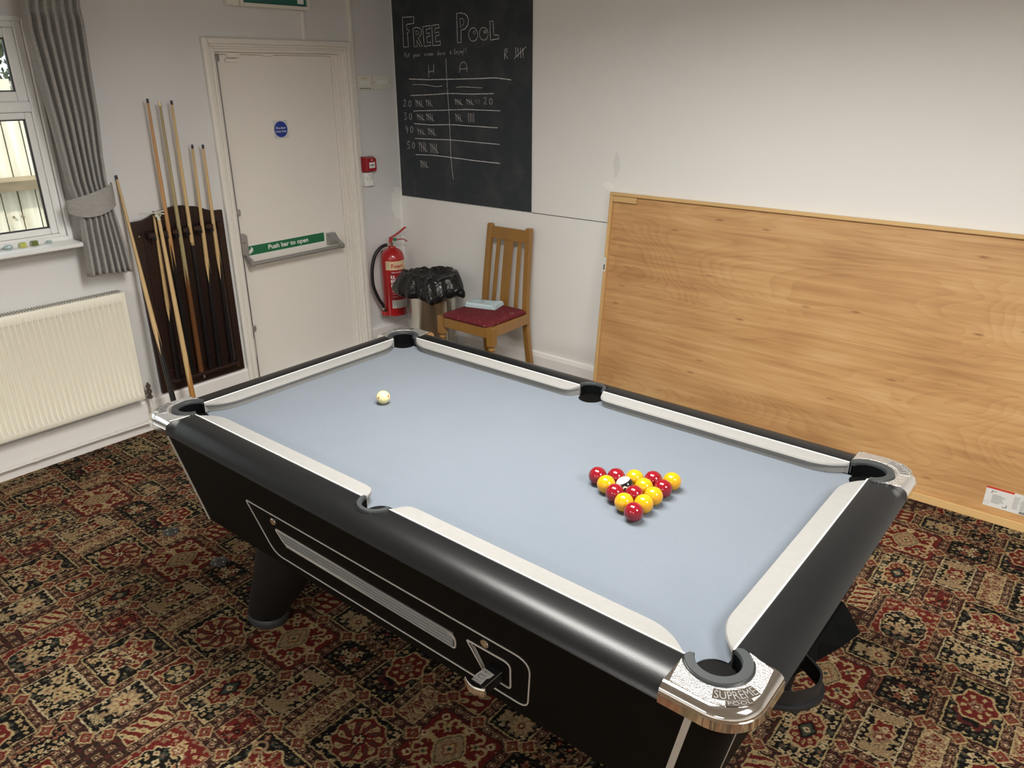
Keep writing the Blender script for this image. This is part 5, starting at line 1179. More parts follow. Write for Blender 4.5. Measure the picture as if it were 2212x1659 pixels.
# front legs (turned), with square block at the top
for x in (-1.790, -1.395):
    b = B(); b.box(x - .022, x + .022, 1.553, 1.597, .350, .463); b.lathe([(.0215, .350), (.014, .344), (.013, .338), (.020, .332), (.021, .325), (.014, .318), (.016, .310), (.021, .29), (.020, .24), (.0165, .12), (.0135, .06), (.0165, .045), (.017, .03), (.013, .0015)], (x, 1.575, 0), 18)
    build('front_leg', b, 'chair', ch, smooth=True, bevel=.002)
def back_y(z): return 1.950 + (.045 * ((z - .45) / .5) ** 1.25 if z > .45 else .055 * ((.45 - z) / .45) ** 1.6)
def post(x0, x1, zs, w0, d, cls=None):
    rg = []
    for i, z in enumerate(zs):
        t = i / (len(zs) - 1); x = x0 + (x1 - x0) * t; y = back_y(z); rg.append([(x - w0 / 2, y - d / 2, z), (x + w0 / 2, y - d / 2, z), (x + w0 / 2, y + d / 2, z), (x - w0 / 2, y + d / 2, z)])
    return B().loft(rg)
zs = [.0015 + (.966 - .0015) * i / 16 for i in range(17)]
build('back_post', post(-1.790, -1.752, zs, .040, .034), 'chair', ch, bevel=.009, seg=3)
build('back_post', post(-1.430, -1.450, zs, .040, .034), 'chair', ch, bevel=.006, seg=3)
b = B(); b.loft([[(x, back_y(.878) - .010, .878), (x, back_y(.878) + .010, .878), (x, back_y(.950) + .010, .950), (x, back_y(.950) - .010, .950)] for x in (-1.736, -1.468)])
build('top_rail', b, 'chair', ch, bevel=.004)
for x0, x1, wd in ((-1.702, -1.680, .026), (-1.615, -1.600, .066), (-1.520, -1.515, .026)):
    z_ = [.455 + .425 * i / 8 for i in range(9)]; rg = []
    for i, z in enumerate(z_): t = i / 8; x = x0 + (x1 - x0) * t; y = back_y(z); rg.append([(x - wd / 2, y - .006, z), (x + wd / 2, y - .006, z), (x + wd / 2, y + .006, z), (x - wd / 2, y + .006, z)])
    build('back_slat', B().loft(rg), 'chair', ch, bevel=.002)
build('seat_rail', B().box(-1.767, -1.418, 1.560, 1.582, .395, .458), 'chair', ch, bevel=.003, label='front seat rail')
build('seat_rail', B().box(-1.765, -1.448, 1.940, 1.960, .395, .462), 'chair', ch, bevel=.003)
for x in (-1.790, -1.403):
    b = B(); b.loft([[(x - .010, 1.598, .395), (x + .010, 1.598, .395), (x + .010, 1.598, .458), (x - .010, 1.598, .458)], [(x - .010 + (-.012 if x > -1.6 else 0), 1.934, .395), (x + .010 + (-.012 if x > -1.6 else 0), 1.934, .395), (x + .010 + (-.012 if x > -1.6 else 0), 1.934, .458), (x - .010 + (-.012 if x > -1.6 else 0), 1.934, .458)]])
    build('seat_rail', b, 'chair', ch, bevel=.003)
rg = []
for k, (ins, z) in enumerate(((0, .459), (0, .472), (.010, .481), (.04, .489), (.10, .493), (.155, .494))):
    rg.append([(x, y, z) for x, y in rr(-1.782 + ins, -1.412 - ins, 1.556 + ins * .9, 1.932 - ins * .9, max(.03 - ins * .2, .004), 5)])
build('seat_cushion', B().loft(rg), 'seat', ch, smooth='all')
# folded cloth on the seat
cl = B(); rg = []; rd = random.Random(8)
base = rr(-1.755, -1.545, 1.740, 1.865, .008, 4)
a_ = math.radians(14); cx_, cy_ = -1.65, 1.80
def rot(p, k=1.): x, y = (p[0] - cx_) * k, (p[1] - cy_) * k; return (cx_ + x * math.cos(a_) - y * math.sin(a_), cy_ + x * math.sin(a_) + y * math.cos(a_))
for k, z in ((.97, .4945), (1.0, .499), (1.0, .506), (.96, .511), (.98, .515), (.90, .521), (.5, .523), (.05, .522)):
    rg.append([(rot(p, k)[0] + .004 * math.sin(i * 1.7 + z * 900), rot(p, k)[1] + .004 * math.cos(i * 2.3 + z * 700), z + .0035 * math.sin(i * .9 + k * 5) * (z > .51)) for i, p in enumerate(base)])
tag(build('folded_cloth', cl.loft(rg), 'jcloth', smooth=True), 'crumpled pale blue cleaning cloth lying on the maroon chair seat', 'cloth')

# ================================================================== BIN with liner bag
bn = thing('waste_bin', (-2.14, 1.845, 0), 'cylindrical stainless steel waste bin between fire extinguisher and chair', 'bin')
c0 = (-2.14, 1.845, 0)
build('body', B().lathe([(.150, .0015), (.150, .572), (.147, .572), (.147, .012)], c0, 48), 'binsteel', bn, smooth=True)
build('base_ring', B().lathe([(.1505, .0010), (.156, .001), (.156, .022), (.1505, .026)], c0, 48), 'blackrub', bn, smooth=True)
n = 160; rg = []; rd = random.Random(11); ph = [rd.uniform(0, 6.28) for _ in range(12)]
def fold(a):
    a = a + .30 * math.sin(2 * a + 1); s = 0
    for k, w_ in ((3, 1.), (5, .8), (9, .45), (14, .25)): s += w_ * (1 - 2.2 * abs(math.sin(a * k / 2 + ph[k % 12])) ** .8)
    return s / 2
def fold2(a): return sum(math.sin(a * k + ph[(k + 3) % 12]) for k in (2, 4, 7, 11, 17)) / 3.2
for r, z, fr, fz in ((.004, .594, 0, .002), (.07, .592, .006, .006), (.118, .594, .006, .006), (.138, .604, .004, .006), (.150, .618, .006, .010), (.158, .627, .008, .012), (.172, .624, .012, .012), (.190, .606, .018, .012), (.208, .580, .024, .012), (.224, .552, .030, .012), (.234, .524, .034, .012), (.232, .500, .034, .016), (.214, .488, .028, .018), (.190, .484, .018, .018), (.172, .486, .010, .018)):
    ring_ = []
    for j in range(n):
        a = 2 * PI * j / n; rr_ = r + fr * fold(a + z * 1.5) + (.016 * fold2(a) + .030 * max(0, math.cos(a - 3.95)) ** 8 + .022 * max(0, math.cos(a - .55)) ** 6) * (r > .165); rr_ = max(rr_, .158 if (z < .575 and r > .1) else .002)
        ring_.append((c0[0] + rr_ * math.cos(a) * 1.04, c0[1] + rr_ * math.sin(a) * .93 - .006, z + fz * fold2(a * 1 + r * 6)))
    rg.append(ring_)
tag(build('bin_liner', B().loft(rg, caps=False), 'bag', smooth='all'), 'shiny crumpled black bin bag folded over the rim of the steel bin', 'bin bag')

# ================================================================== FIRE EXTINGUISHER on the wall
ec = (-2.528, 1.862, 0); R_ = .080
ex = thing('fire_extinguisher', (ec[0], ec[1], .268), 'red foam fire extinguisher hung on the wall in the corner', 'fire extinguisher')
body = build('cylinder', B().lathe([(.070, .268), (.0785, .270), (.0785, .292), (R_, .296), (R_, .655), (.077, .680), (.066, .704), (.045, .722), (.024, .732), (.021, .745), (.0, .745)], ec, 44), 'red', ex, smooth=True)
def cyl(a, z, d=.0008): a = math.radians(a); return (ec[0] + (R_ + d) * math.cos(a), ec[1] + (R_ + d) * math.sin(a), z)
def patchc(name, a0, a1, z0, z1, mat, par, d=.0008, label=None):
    b = B(); k = 16; b.loft([[cyl(a0 + (a1 - a0) * i / k, z0, -.0005), cyl(a0 + (a1 - a0) * i / k, z0, d), cyl(a0 + (a1 - a0) * i / k, z1, d), cyl(a0 + (a1 - a0) * i / k, z1, -.0005)] for i in range(k + 1)]); return build(name, b, mat, par, label=label)
bd = patchc('foam_band', -79, 62, .592, .652, 'cream', body, label='cream band reading Foam')
lettering('lettering', 'Foam', lambda u, v: cyl(-50 + 60 * u, .607 + .026 * v, .0015), 'labelred', bd, .02)
b = B()
for i in range(4): n_ = len(b.v); z = .640 - i * .008; b.v += [cyl(-76, z, .0014), cyl(-62, z, .0014), cyl(-62, z + .0012, .0014), cyl(-76, z + .0012, .0014)]; b.f.append((n_, n_ + 1, n_ + 2, n_ + 3))
build('small_print', b, 'blacktext', bd)
rl = patchc('instruction_label', -60, 60, .388, .588, 'callred', body, label='red instruction label with white print')
lettering('lettering', 'FIRE EXTINGUISHER', lambda u, v: cyl(-50 + 84 * u, .572 + .008 * v, .0015), 'whitetext', rl, .01)
b = B(); rd = random.Random(4)
for i in range(24):
    z = .562 - i * .0068
    for a0 in (-52, -16, 18):
        if rd.random() < .25: continue
        a1 = a0 + rd.uniform(14, 27); n_ = len(b.v); b.v += [cyl(a0, z, .0014), cyl((a0 + a1) / 2, z, .0014), cyl(a1, z, .0014), cyl(a1, z + .0022, .0014), cyl((a0 + a1) / 2, z + .0022, .0014), cyl(a0, z + .0022, .0014)]; b.f += [(n_, n_ + 1, n_ + 4, n_ + 5), (n_ + 1, n_ + 2, n_ + 3, n_ + 4)]
for zz in (.535, .505, .475):
    n_ = len(b.v); b.v += [cyl(-56, zz, .0016), cyl(-38, zz, .0016), cyl(-38, zz + .020, .0016), cyl(-56, zz + .020, .0016)]; b.f.append((n_, n_ + 1, n_ + 2, n_ + 3))
build('white_print', b, 'whitetext', rl)
sl_ = patchc('service_label', -56, 50, .326, .384, 'paper', body, label='white service label')
b = B()
for i in range(5):
    for a0 in (-50, -22, 8):
        n_ = len(b.v); z = .334 + i * .0075; b.v += [cyl(a0, z, .0014), cyl(a0 + 20, z, .0014), cyl(a0 + 20, z + .0018, .0014), cyl(a0, z + .0018, .0014)]; b.f.append((n_, n_ + 1, n_ + 2, n_ + 3))
build('small_print', b, 'blacktext', sl_)
hd = build('valve_head', B().lathe([(.0205, .7455), (.0205, .760), (.014, .764), (.014, .782), (.0, .784)], ec, 20), 'chrome', ex, smooth=True)
b = B(); b.loft([[(ec[0] + s_ * .011, ec[1] + y, z) for y, z in ((-.018, .766), (.012, .764), (.018, .790), (-.010, .796))] for s_ in (-1, 1)]); build('lever_bracket', b, 'redplas', hd, bevel=.003)
def lever(name, p, wd, th):
    rg = [[(ec[0] - wd, y, z), (ec[0] + wd, y, z), (ec[0] + wd, y, z + th), (ec[0] - wd, y, z + th)] for y, z in p]; return build(name, B().loft(rg), 'redplas', ex, bevel=.002)
lever('squeeze_lever', [(1.846, .793), (1.90, .806), (1.955, .828), (1.990, .845), (1.998, .843)], .010, .007)
lever('carrying_handle', [(1.866, .772), (1.92, .774), (1.965, .772), (1.992, .757), (2.002, .748)], .010, .005)
build('safety_tag', B().box(ec[0] - .013, ec[0] + .013, 1.868, 1.900, .772, .792), 'greenplas', ex, bevel=.004)
hz = [(-2.528, 1.846, .752), (-2.526, 1.815, .757), (-2.530, 1.770, .748), (-2.540, 1.725, .708), (-2.548, 1.700, .640), (-2.550, 1.690, .560), (-2.550, 1.698, .480), (-2.545, 1.728, .400), (-2.540, 1.755, .352), (-2.538, 1.768, .322)]
def smooth_path(P, k=5):
    P = [Vector(p) for p in P]; out = []
    for i in range(len(P) - 1):
        p0, p1, p2, p3 = P[max(i - 1, 0)], P[i], P[i + 1], P[min(i + 2, len(P) - 1)]
        for t in range(k):
            t /= k; out.append(.5 * ((2 * p1) + (p2 - p0) * t + (2 * p0 - 5 * p1 + 4 * p2 - p3) * t * t + (-p0 + 3 * p1 - 3 * p2 + p3) * t ** 3))
    return out + [P[-1]]
hs = build('hose', B().tube(smooth_path(hz[1:]), .0115, 12), 'blackrub', ex, smooth=True)
build('hose_coupling', B().tube([(-2.528, 1.842, .752), (-2.526, 1.812, .757)], .010, 12), 'chrome', hs, smooth=True)
build('hose_coupling', B().tube([(-2.5385, 1.763, .335), (-2.5375, 1.770, .318)], .0130, 12), 'chrome', hs, smooth=True)
build('nozzle', B().tube([(-2.5375, 1.770, .318), (-2.537, 1.774, .302)], [.012, .015], 12), 'blackrub', hs, smooth=True)
build('hose_clip', B().loft([[(x, y, z) for x, y in rr(-2.560, -2.514, 1.757, 1.800, .008)] for z in (.272, .302)]), 'redplas', ex, smooth=True, bevel=.002)
build('wall_bracket', B().box(XD + .0005, -2.607, 1.842, 1.882, .62, .70), 'rod', ex)

# ================================================================== SMALL WALL FITTINGS
def rocker_plate(y0, y1, z0, z1, nm, label, nsw, kind):
    t = thing(nm, (XD, (y0 + y1) / 2, (z0 + z1) / 2), label, 'light switch', 'light switches beside the door')
    build('face_plate', B().box(XD + .0005, XD + .010, y0, y1, z0, z1), 'plate', t, bevel=.003)
    wd = (y1 - y0 - .050) / nsw
    for i in range(nsw):
        ya = y0 + .026 + i * wd
        build('rocker', B().loft([[(XD + .0102, ya + .002, z0 + .030), (XD + .0102, ya + wd - .004, z0 + .030), (XD + .0102, ya + wd - .004, z0 + .056), (XD + .0102, ya + .002, z0 + .056)], [(XD + .0150, ya + .003, z0 + .031), (XD + .0150, ya + wd - .005, z0 + .031), (XD + .0120, ya + wd - .005, z0 + .055), (XD + .0120, ya + .003, z0 + .055)]]), 'upvc', t)
    b = B()
    for yy in (y0 + .008, y1 - .008): b.lathe([(.0032, 0), (.0030, .0012), (0, .0013)], (XD + .010, yy, z0 + .043), 8, 'x')
    build('screw', b, 'rod', t)
    if kind:
        build('marker_tape', B().box(XD + .0101, XD + .0105, y0 + .036, y1 - .040, z1 - .021, z1 - .013), 'cream', t)
        b = B()
        for i in range(4): b.box(XD + .0101, XD + .0104, y0 + .020 + i * .024, y0 + .038 + i * .024, z0 + .008, z0 + .013)
        build('marker_writing', b, 'bark', t)
rocker_plate(1.733, 1.864, 1.727, 1.814, 'light_switch', 'four-gang light switch nearer the door, with marked labels', 4, True)
rocker_plate(1.868, 2.013, 1.729, 1.816, 'light_switch', 'plain four-gang light switch nearer the chalkboard', 4, False)
t = thing('fire_alarm_call_point', (XD, 1.757, 1.285), 'red break-glass fire alarm call point on the wall beside the door frame', 'fire alarm')
t_ = build('housing', B().loft([[(XD + .0005, y, z) for y, z in rr(1.725, 1.815, 1.233, 1.328, .006)], [(XD + .022, y, z) for y, z in rr(1.725, 1.815, 1.233, 1.328, .006)], [(XD + .052, y, z) for y, z in rr(1.730, 1.810, 1.237, 1.318, .010)]]), 'callred', t, smooth=True, bevel=.002)
wp = build('glass_panel', B().box(XD + .0525, XD + .0532, 1.749, 1.797, 1.258, 1.294), 'whitetext', t_)
b = B(); xq = XD + .0536
b.poly([(xq, 1.754, 1.276), (xq, 1.760, 1.271), (xq, 1.760, 1.281)], (.0003, 0, 0)); b.box(xq, xq + .0003, 1.760, 1.766, 1.2748, 1.2772); b.poly([(xq, 1.792, 1.276), (xq, 1.786, 1.281), (xq, 1.786, 1.271)], (.0003, 0, 0)); b.box(xq, xq + .0003, 1.780, 1.786, 1.2748, 1.2772)
b.lathe([(.0052, 0), (.0052, .0003)], (xq, 1.773, 1.276), 12, 'x'); build('arrow_symbols', b, 'blacktext', wp)
build('bell_symbol', B().poly([(XD + .0526, y, z) for y, z in ((1.767, 1.304), (1.779, 1.304), (1.778, 1.310), (1.774, 1.314), (1.771, 1.310))], (.0004, 0, 0)), 'whitetext', t_)
t = thing('fused_spur', (XD, 1.742, 1.184), 'white fused switch plate directly below the red alarm call point', 'switch')
fp = build('face_plate', B().loft([[(XD + .0005, y, z) for y, z in rr(1.7235, 1.799, 1.143, 1.230, .006)], [(XD + .026, y, z) for y, z in rr(1.7235, 1.799, 1.143, 1.230, .006)], [(XD + .030, y, z) for y, z in rr(1.727, 1.795, 1.147, 1.226, .006)]]), 'upvc', t, smooth=True)
build('rocker', B().box(XD + .0301, XD + .034, 1.762, 1.772, 1.176, 1.200), 'plate', t, bevel=.001)
b = B()
for yy in (1.748, 1.786): b.lathe([(.003, 0), (.0028, .001), (0, .0012)], (XD + .030, yy, 1.187), 8, 'x')
build('screw', b, 'rod', t)
# illuminated exit box above the door (only its lower edge is in the picture)
t = thing('exit_sign', (XD, 1.14, 2.155), 'white boxed green exit sign above the fire door, lower edge showing', 'exit sign')
build('end_cover', B().box(XD + .0005, XD + .048, .884, .948, 2.156, 2.34), 'plate', t, bevel=.006)
bx = build('housing', ring(B(), .949, 1.392, 2.156, 2.34, .017, XD + .0005, XD + .062).box(XD + .0005, XD + .040, .967, 1.374, 2.174, 2.322), 'plate', t, bevel=.002)
fg = build('green_face', B().box(XD + .0402, XD + .050, .9665, 1.3745, 2.1735, 2.3225), 'exitgreen', bx)
build('arrow_symbol', B().box(XD + .0502, XD + .0508, 1.315, 1.356, 2.185, 2.30), 'whitetext', fg)
build('running_figure', B().poly([(XD + .0502, y, z) for y, z in ((1.16, 2.21), (1.175, 2.205), (1.19, 2.235), (1.215, 2.225), (1.225, 2.235), (1.195, 2.255), (1.205, 2.28), (1.225, 2.285), (1.22, 2.295), (1.19, 2.292), (1.17, 2.275), (1.165, 2.255), (1.178, 2.245))], (.0006, 0, 0)), 'whitetext', fg)

# ================================================================== RADIATOR
ra = thing('radiator', (-2.54, -.55, .22), 'cream ribbed panel radiator under the window', 'radiator')
RY0, RY1, RZ0, RZ1, RXF = -1.22, .055, .220, .806, -2.522
b = B(); ys = []; y = RY1 - .012; prof = [(RY1, RXF - .012), (RY1, RXF - .003), (RY1 - .004, RXF)]
p_ = .0249; y = RY1 - .010
rows_ = []
def rad_face():
    b = B(); zl = [RZ0, RZ0 + .004, RZ0 + .030, RZ0 + .046, RZ1 - .060, RZ1 - .044, RZ1 - .004, RZ1]; dep = [.0, .0, 0, 1, 1, 0, 0, 0]
    yl = [(RY0, 0), (RY0 + .012, 0)]; y = RY0 + .012
    while y + p_ < RY1 - .004:
        yl += [(y + .004, 0), (y + .0085, 1), (y + .0165, 1), (y + .021, 0)]; y += p_
    yl += [(RY1 - .003, 0), (RY1, 0)]
    n0 = len(yl); g_ = [[(RXF - .0105 * d * dd - (.003 if zz in (RZ0, RZ1) or yy in (RY0, RY1) else 0), yy, zz) for yy, d in yl] for zz, dd in zip(zl, dep)]
    for r_ in g_: b.v += r_
    for i in range(len(zl) - 1):
        for j in range(n0 - 1): a = i * n0 + j; b.f.append((a, a + 1, a + 1 + n0, a + n0))
    n = len(b.v); b.v += [(RXF - .016, RY0, RZ0), (RXF - .016, RY1, RZ0), (RXF - .016, RY1, RZ1), (RXF - .016, RY0, RZ1)]
    L_ = (len(zl) - 1) * n0; b.f += [tuple([n, n + 1] + [j for j in range(n0 - 1, -1, -1)]), tuple([n + 2, n + 3] + [L_ + j for j in range(n0)]), (n, n + 3, n + 2, n + 1)]
    b.f += [tuple([n + 1, n + 2] + [i * n0 + n0 - 1 for i in range(len(zl) - 1, -1, -1)]), tuple([n + 3, n] + [i * n0 for i in range(len(zl))])]
    return b
fpn = build('front_panel', rad_face(), 'rad', ra, smooth=True)
build('back_panel', B().box(XD + .020, XD + .030, RY0 + .01, RY1 - .01, RZ0 + .01, RZ1 - .01), 'rad', ra)
gr = B(); gr.box(XD + .031, RXF - .017, RY0 + .004, RY1 - .003, RZ1 - .012, RZ1 - .001)
y = RY0 + .01
while y < RY1 - .012: gr.box(XD + .033, RXF - .019, y, y + .006, RZ1 - .0008, RZ1 + .004); y += .0125
build('top_grille', gr, 'rad_dark', ra)
build('side_cover', B().box(XD + .031, RXF - .017, RY1 - .0028, RY1 - .0008, RZ0 + .02, RZ1 - .012), 'rad', ra)
for yy in (-.9, -.3): build('wall_bracket', B().box(XD + .0005, XD + .0195, yy, yy + .03, .55, .70), 'rad_dark', ra)
t = build('valve', B().lathe([(0, .205), (.014, .206), (.015, .214), (.010, .218), (.0105, .232), (.015, .236), (.015, .250), (.009, .254), (.009, .268), (.0125, .270), (.0125, .280), (.006, .284), (.006, .294), (0, .295)], (-2.553, .091, 0), 14).tube([(-2.553, .056, .243), (-2.553, .080, .243)], .009, 10), 'brassy', ra, smooth=True, label='tarnished radiator valve')
pp = thing('heating_pipe', (-2.575, .05, .06), 'white painted heating pipe running along the skirting below the radiator', 'pipe')
build('riser', B().tube([(-2.553, .091, .204), (-2.553, .091, .090), (-2.556, .088, .072), (-2.566, .075, .062)], .0075, 10), 'pipe', pp, smooth=True)
build('pipe_run', B().tube([(-2.566, .075, .062), (-2.574, .05, .060), (-2.580, -.2, .060), (-2.580, -1.3, .060)], .0075, 10), 'pipe', pp, smooth=True)
b = B()
for yy in (-.09, -.5, -.95): b.tube([(-2.580, yy - .012, .060), (-2.580, yy + .012, .060)], .0105, 10); b.box(-2.5990, -2.582, yy - .008, yy + .008, .054, .066)
build('pipe_clip', b, 'pipe', pp, smooth=True)

# ================================================================== CURTAIN
def curtain(mirror, label):
    zL = [(2.19, -.140, .105), (2.115, -.138, .103), (2.06, -.146, .102), (2.008, -.151, .101), (1.828, -.139, .090), (1.645, -.128, .083), (1.472, -.118, .067), (1.36, -.112, .062), (1.27, -.100, .066), (1.20, -.090, .076), (1.152, -.094, .082), (1.05, -.099, .094), (.98, -.102, .100), (.918, -.105, .105)]
    nf = 7; m = nf * 16; rings = []
    zs_ = [2.19 - (2.19 - .918) * i / 60 for i in range(61)]
    for z in zs_:
        for (za, la, ra_), (zb, lb_, rb) in zip(zL[:-1], zL[1:]):
            if zb - 1e-6 <= z <= za + 1e-6: t = (za - z) / (za - zb); l = la + (lb_ - la) * t; r = ra_ + (rb - ra_) * t
        pinch = math.exp(-((z - 2.085) / .022) ** 2); amp = .026 * (1 - .6 * pinch) * (.75 if z > 2.1 else 1); tie = math.exp(-((z - 1.235) / .09) ** 2); amp *= 1 - .35 * tie
        ring_ = []
        for j in range(m + 1):
            s = j / m; ph_ = 2 * PI * nf * s; sh = 2 * abs(math.sin(ph_ / 2 + .12 * math.sin(z * 7))) ** .62 - 1
            y = l + (r - l) * (s + .010 * math.sin(2 * ph_)); x = XD + .118 + amp * sh * (1 + .15 * math.sin(s * 9 + z * 3)) + .012 * math.sin(PI * s) * (1 + tie)
            ring_.append((x, y, z + (.006 * math.sin(s * 5) if z < .93 else 0)))
        rings.append(ring_ + [(p[0] - .0022, p[1], p[2]) for p in reversed(ring_)])
    def mir(b):
        if mirror: b.v = [(x, 2 * mid - y, z) for x, y, z in b.v]
        return b
    ym = 2 * mid + .02 if mirror else -.02
    t = thing('curtain', (XD + .12, ym, .918), label, 'curtain', 'curtains at the window')
    dr = build('drape', mir(B().loft(rings)), 'curtain', t, smooth='all')
    # tieback: a wide band slanting round the drape
    rg = []; N_ = 40
    for i in range(N_):
        a = 2 * PI * i / N_; cy = -.028 + .107 * math.cos(a); cx = XD + .122 + (.050 + .012 * math.cos(a)) * math.sin(a); k = (cy + .138) / .224
        zt_ = 1.285 + .062 * k; zb_ = zt_ - .100 - .012 * math.sin(PI * k)
        if math.sin(a) < 0: zt_ -= .012; zb_ += .03
        zb_ += .045 * (1 - k) ** 4
        ox, oy = math.sin(a), math.cos(a)
        rg.append([(cx, cy, zb_), (cx + .003 * ox, cy + .003 * oy, zb_), (cx + .0045 * ox, cy + .0045 * oy, (zb_ + zt_) / 2), (cx + .003 * ox, cy + .003 * oy, zt_), (cx, cy, zt_)])
    rg.append(rg[0]); build('tieback', mir(B().loft(rg, caps=False)), 'curtain', t, smooth=True, label='grey fabric tieback band')
curtain(False, 'grey linen curtain gathered by a tieback right of the window')
curtain(True, 'grey linen curtain at the far left side of the window, outside the picture')
tk = thing('curtain_track', (XD, mid, 2.2), 'white curtain track above the window', 'curtain track')
build('rail', B().box(XD + .100, XD + .128, 2 * mid - .13, .13, 2.1925, 2.215), 'upvc', tk)
b = B()
for yy in (2 * mid - .05, mid, .05): b.box(XD + .0005, XD + .100, yy - .012, yy + .012, 2.196, 2.212)
build('bracket', b, 'upvc', tk)

# ================================================================== ORNAMENTS ON THE SILL
ZS = 1.0882
def gem(nm, mat, x, y, s, label, kind):
    if kind == 'cube': b = B().loft([[(x + a, y + c, ZS + z) for a, c in rr(-s * k, s * k, -s * k, s * k, s * .2, 2)] for k, z in ((.95, 0), (1, .12 * s), (1, 1.5 * s), (.85, 1.75 * s))])
    elif kind == 'stone':
        rg = []
        for i in range(7): u = i / 6; rad = s * math.sin(PI * (.1 + .8 * u)) ** .6; rg.append([(x + rad * (.8 + .15 * math.sin(3 * j + i)) * math.cos(j * PI / 5), y + rad * (1.35 + .2 * math.sin(2 * j)) * math.sin(j * PI / 5), ZS + u * s * 1.35) for j in range(10)])
        b = B().loft(rg)
    else:
        b = B()
        for k in range(6): a = k * 1.05; b.lathe([(0, 0), (s * .35, s * .15), (s * .42, s * .45), (s * .25, s * .8), (0, s * .9)], (x + s * .6 * math.cos(a), y + s * .6 * math.sin(a), ZS + .2 * s * (k % 2)), 8)
        b.lathe([(0, .5 * s), (s * .4, .8 * s), (s * .3, 1.3 * s), (0, 1.5 * s)], (x, y, ZS), 8)
    tag(build(nm, b, mat, smooth=(kind == 'stone')), label, 'ornament', 'glass ornaments on the sill')
gem('glass_cube', 'gem_yellow', -2.592, -.326, .0125, 'yellow-green glass cube on the window sill', 'cube')
gem('glass_cube', 'gem_dark', -2.592, -.276, .0130, 'dark green glass cube on the window sill', 'cube')
gem('glass_pebble', 'gem_blue', -2.590, -.385, .0150, 'large pale blue glass pebble on the sill, left of the yellow cube', 'stone')
gem('glass_pebble', 'gem_blue', -2.590, -.213, .0105, 'small pale green glass pebble nearest the curtain', 'stone')
gem('glass_cluster', 'gem_clear', -2.588, -.428, .0125, 'clear glass cluster at the left end of the sill ornaments', 'cluster')

# ================================================================== CUE RACK
rk = thing('cue_rack', (XD, .44, .185), 'dark mahogany wall rack for pool cues beside the door', 'cue rack')
def rack_top(y):                 # scrolled top edge
    t = (y - .184) / (.696 - .184); base = 1.128
    s = abs(t - .5) * 2; return base + .052 * (1 - (s / .62) ** 2 if s < .30 else max(0, (1 - .30 ** 2 / .62 ** 2) * (.5 + .5 * math.cos(PI * min(1, (s - .30) / .55)))))
b = B(); ys_ = [.184 + .512 * i / 40 for i in range(41)]
b.poly([(XD + .0202 - .0197, y, rack_top(y)) for y in ys_] + [(XD + .0005, .696, .186), (XD + .0005, .184, .186)], (.022, 0, 0))
bk = build('backboard', b, 'mahog', rk, bevel=.004)
build('inner_frame', ring(B(), .232, .662, .30, 1.085, .010, XD + .0226, XD + .028), 'mahog_edge', bk, bevel=.003)
b = B(); zc = 1.048              # top rail with scalloped cut-outs
o_ = [(.238, 0)]
CY = [.268 + .022 * .862, .3465 + .0125 * .541, .402 + .017 * .547, .461 + .020 * .545, .519 + .037 * .643, .600 + .015 * .645]
for cy in CY:
    for k in range(9): a = PI * k / 8; o_.append((cy - .0142 * math.cos(a), .050 - .034 * math.sin(a) ** .6))
pts_ = [(XD + .0285, .238, zc), (XD + .0785, .238, zc)] + [(XD + .0285 + d, y, zc) for y, d in [(y, d) for y, d in o_[1:]]] + [(XD + .0785, .655, zc), (XD + .0285, .655, zc)]
build('upper_rail', B().poly(pts_, (0, 0, .022)), 'mahog_edge', rk)
for cy in CY: build('cue_clip', B().box(XD + .056, XD + .0785 - .006, cy - .030, cy - .0162, zc - .020, zc + .0215 - .022).box(XD + .066, XD + .088, cy - .026, cy - .0162, zc - .016, zc - .0005), 'blackrub', rk, bevel=.003)
build('lower_shelf', B().poly([(XD + .0226, .216, .246), (XD + .0226, .664, .246), (XD + .085, .630, .246), (XD + .085, .250, .246)], (0, 0, .018)), 'mahog_edge', rk, bevel=.003)
b = B()
for yy, zz in ((.213, 1.052), (.672, 1.055), (.655, .215)): b.lathe([(.0055, 0), (.005, .0015), (0, .002)], (XD + .0225, yy, zz), 12, 'x')
build('screw_cap', b, 'brass', rk)
build('maker_plate', B().box(XD + .0226, XD + .0232, .430, .441, .205, .240), 'trimmetal', rk)
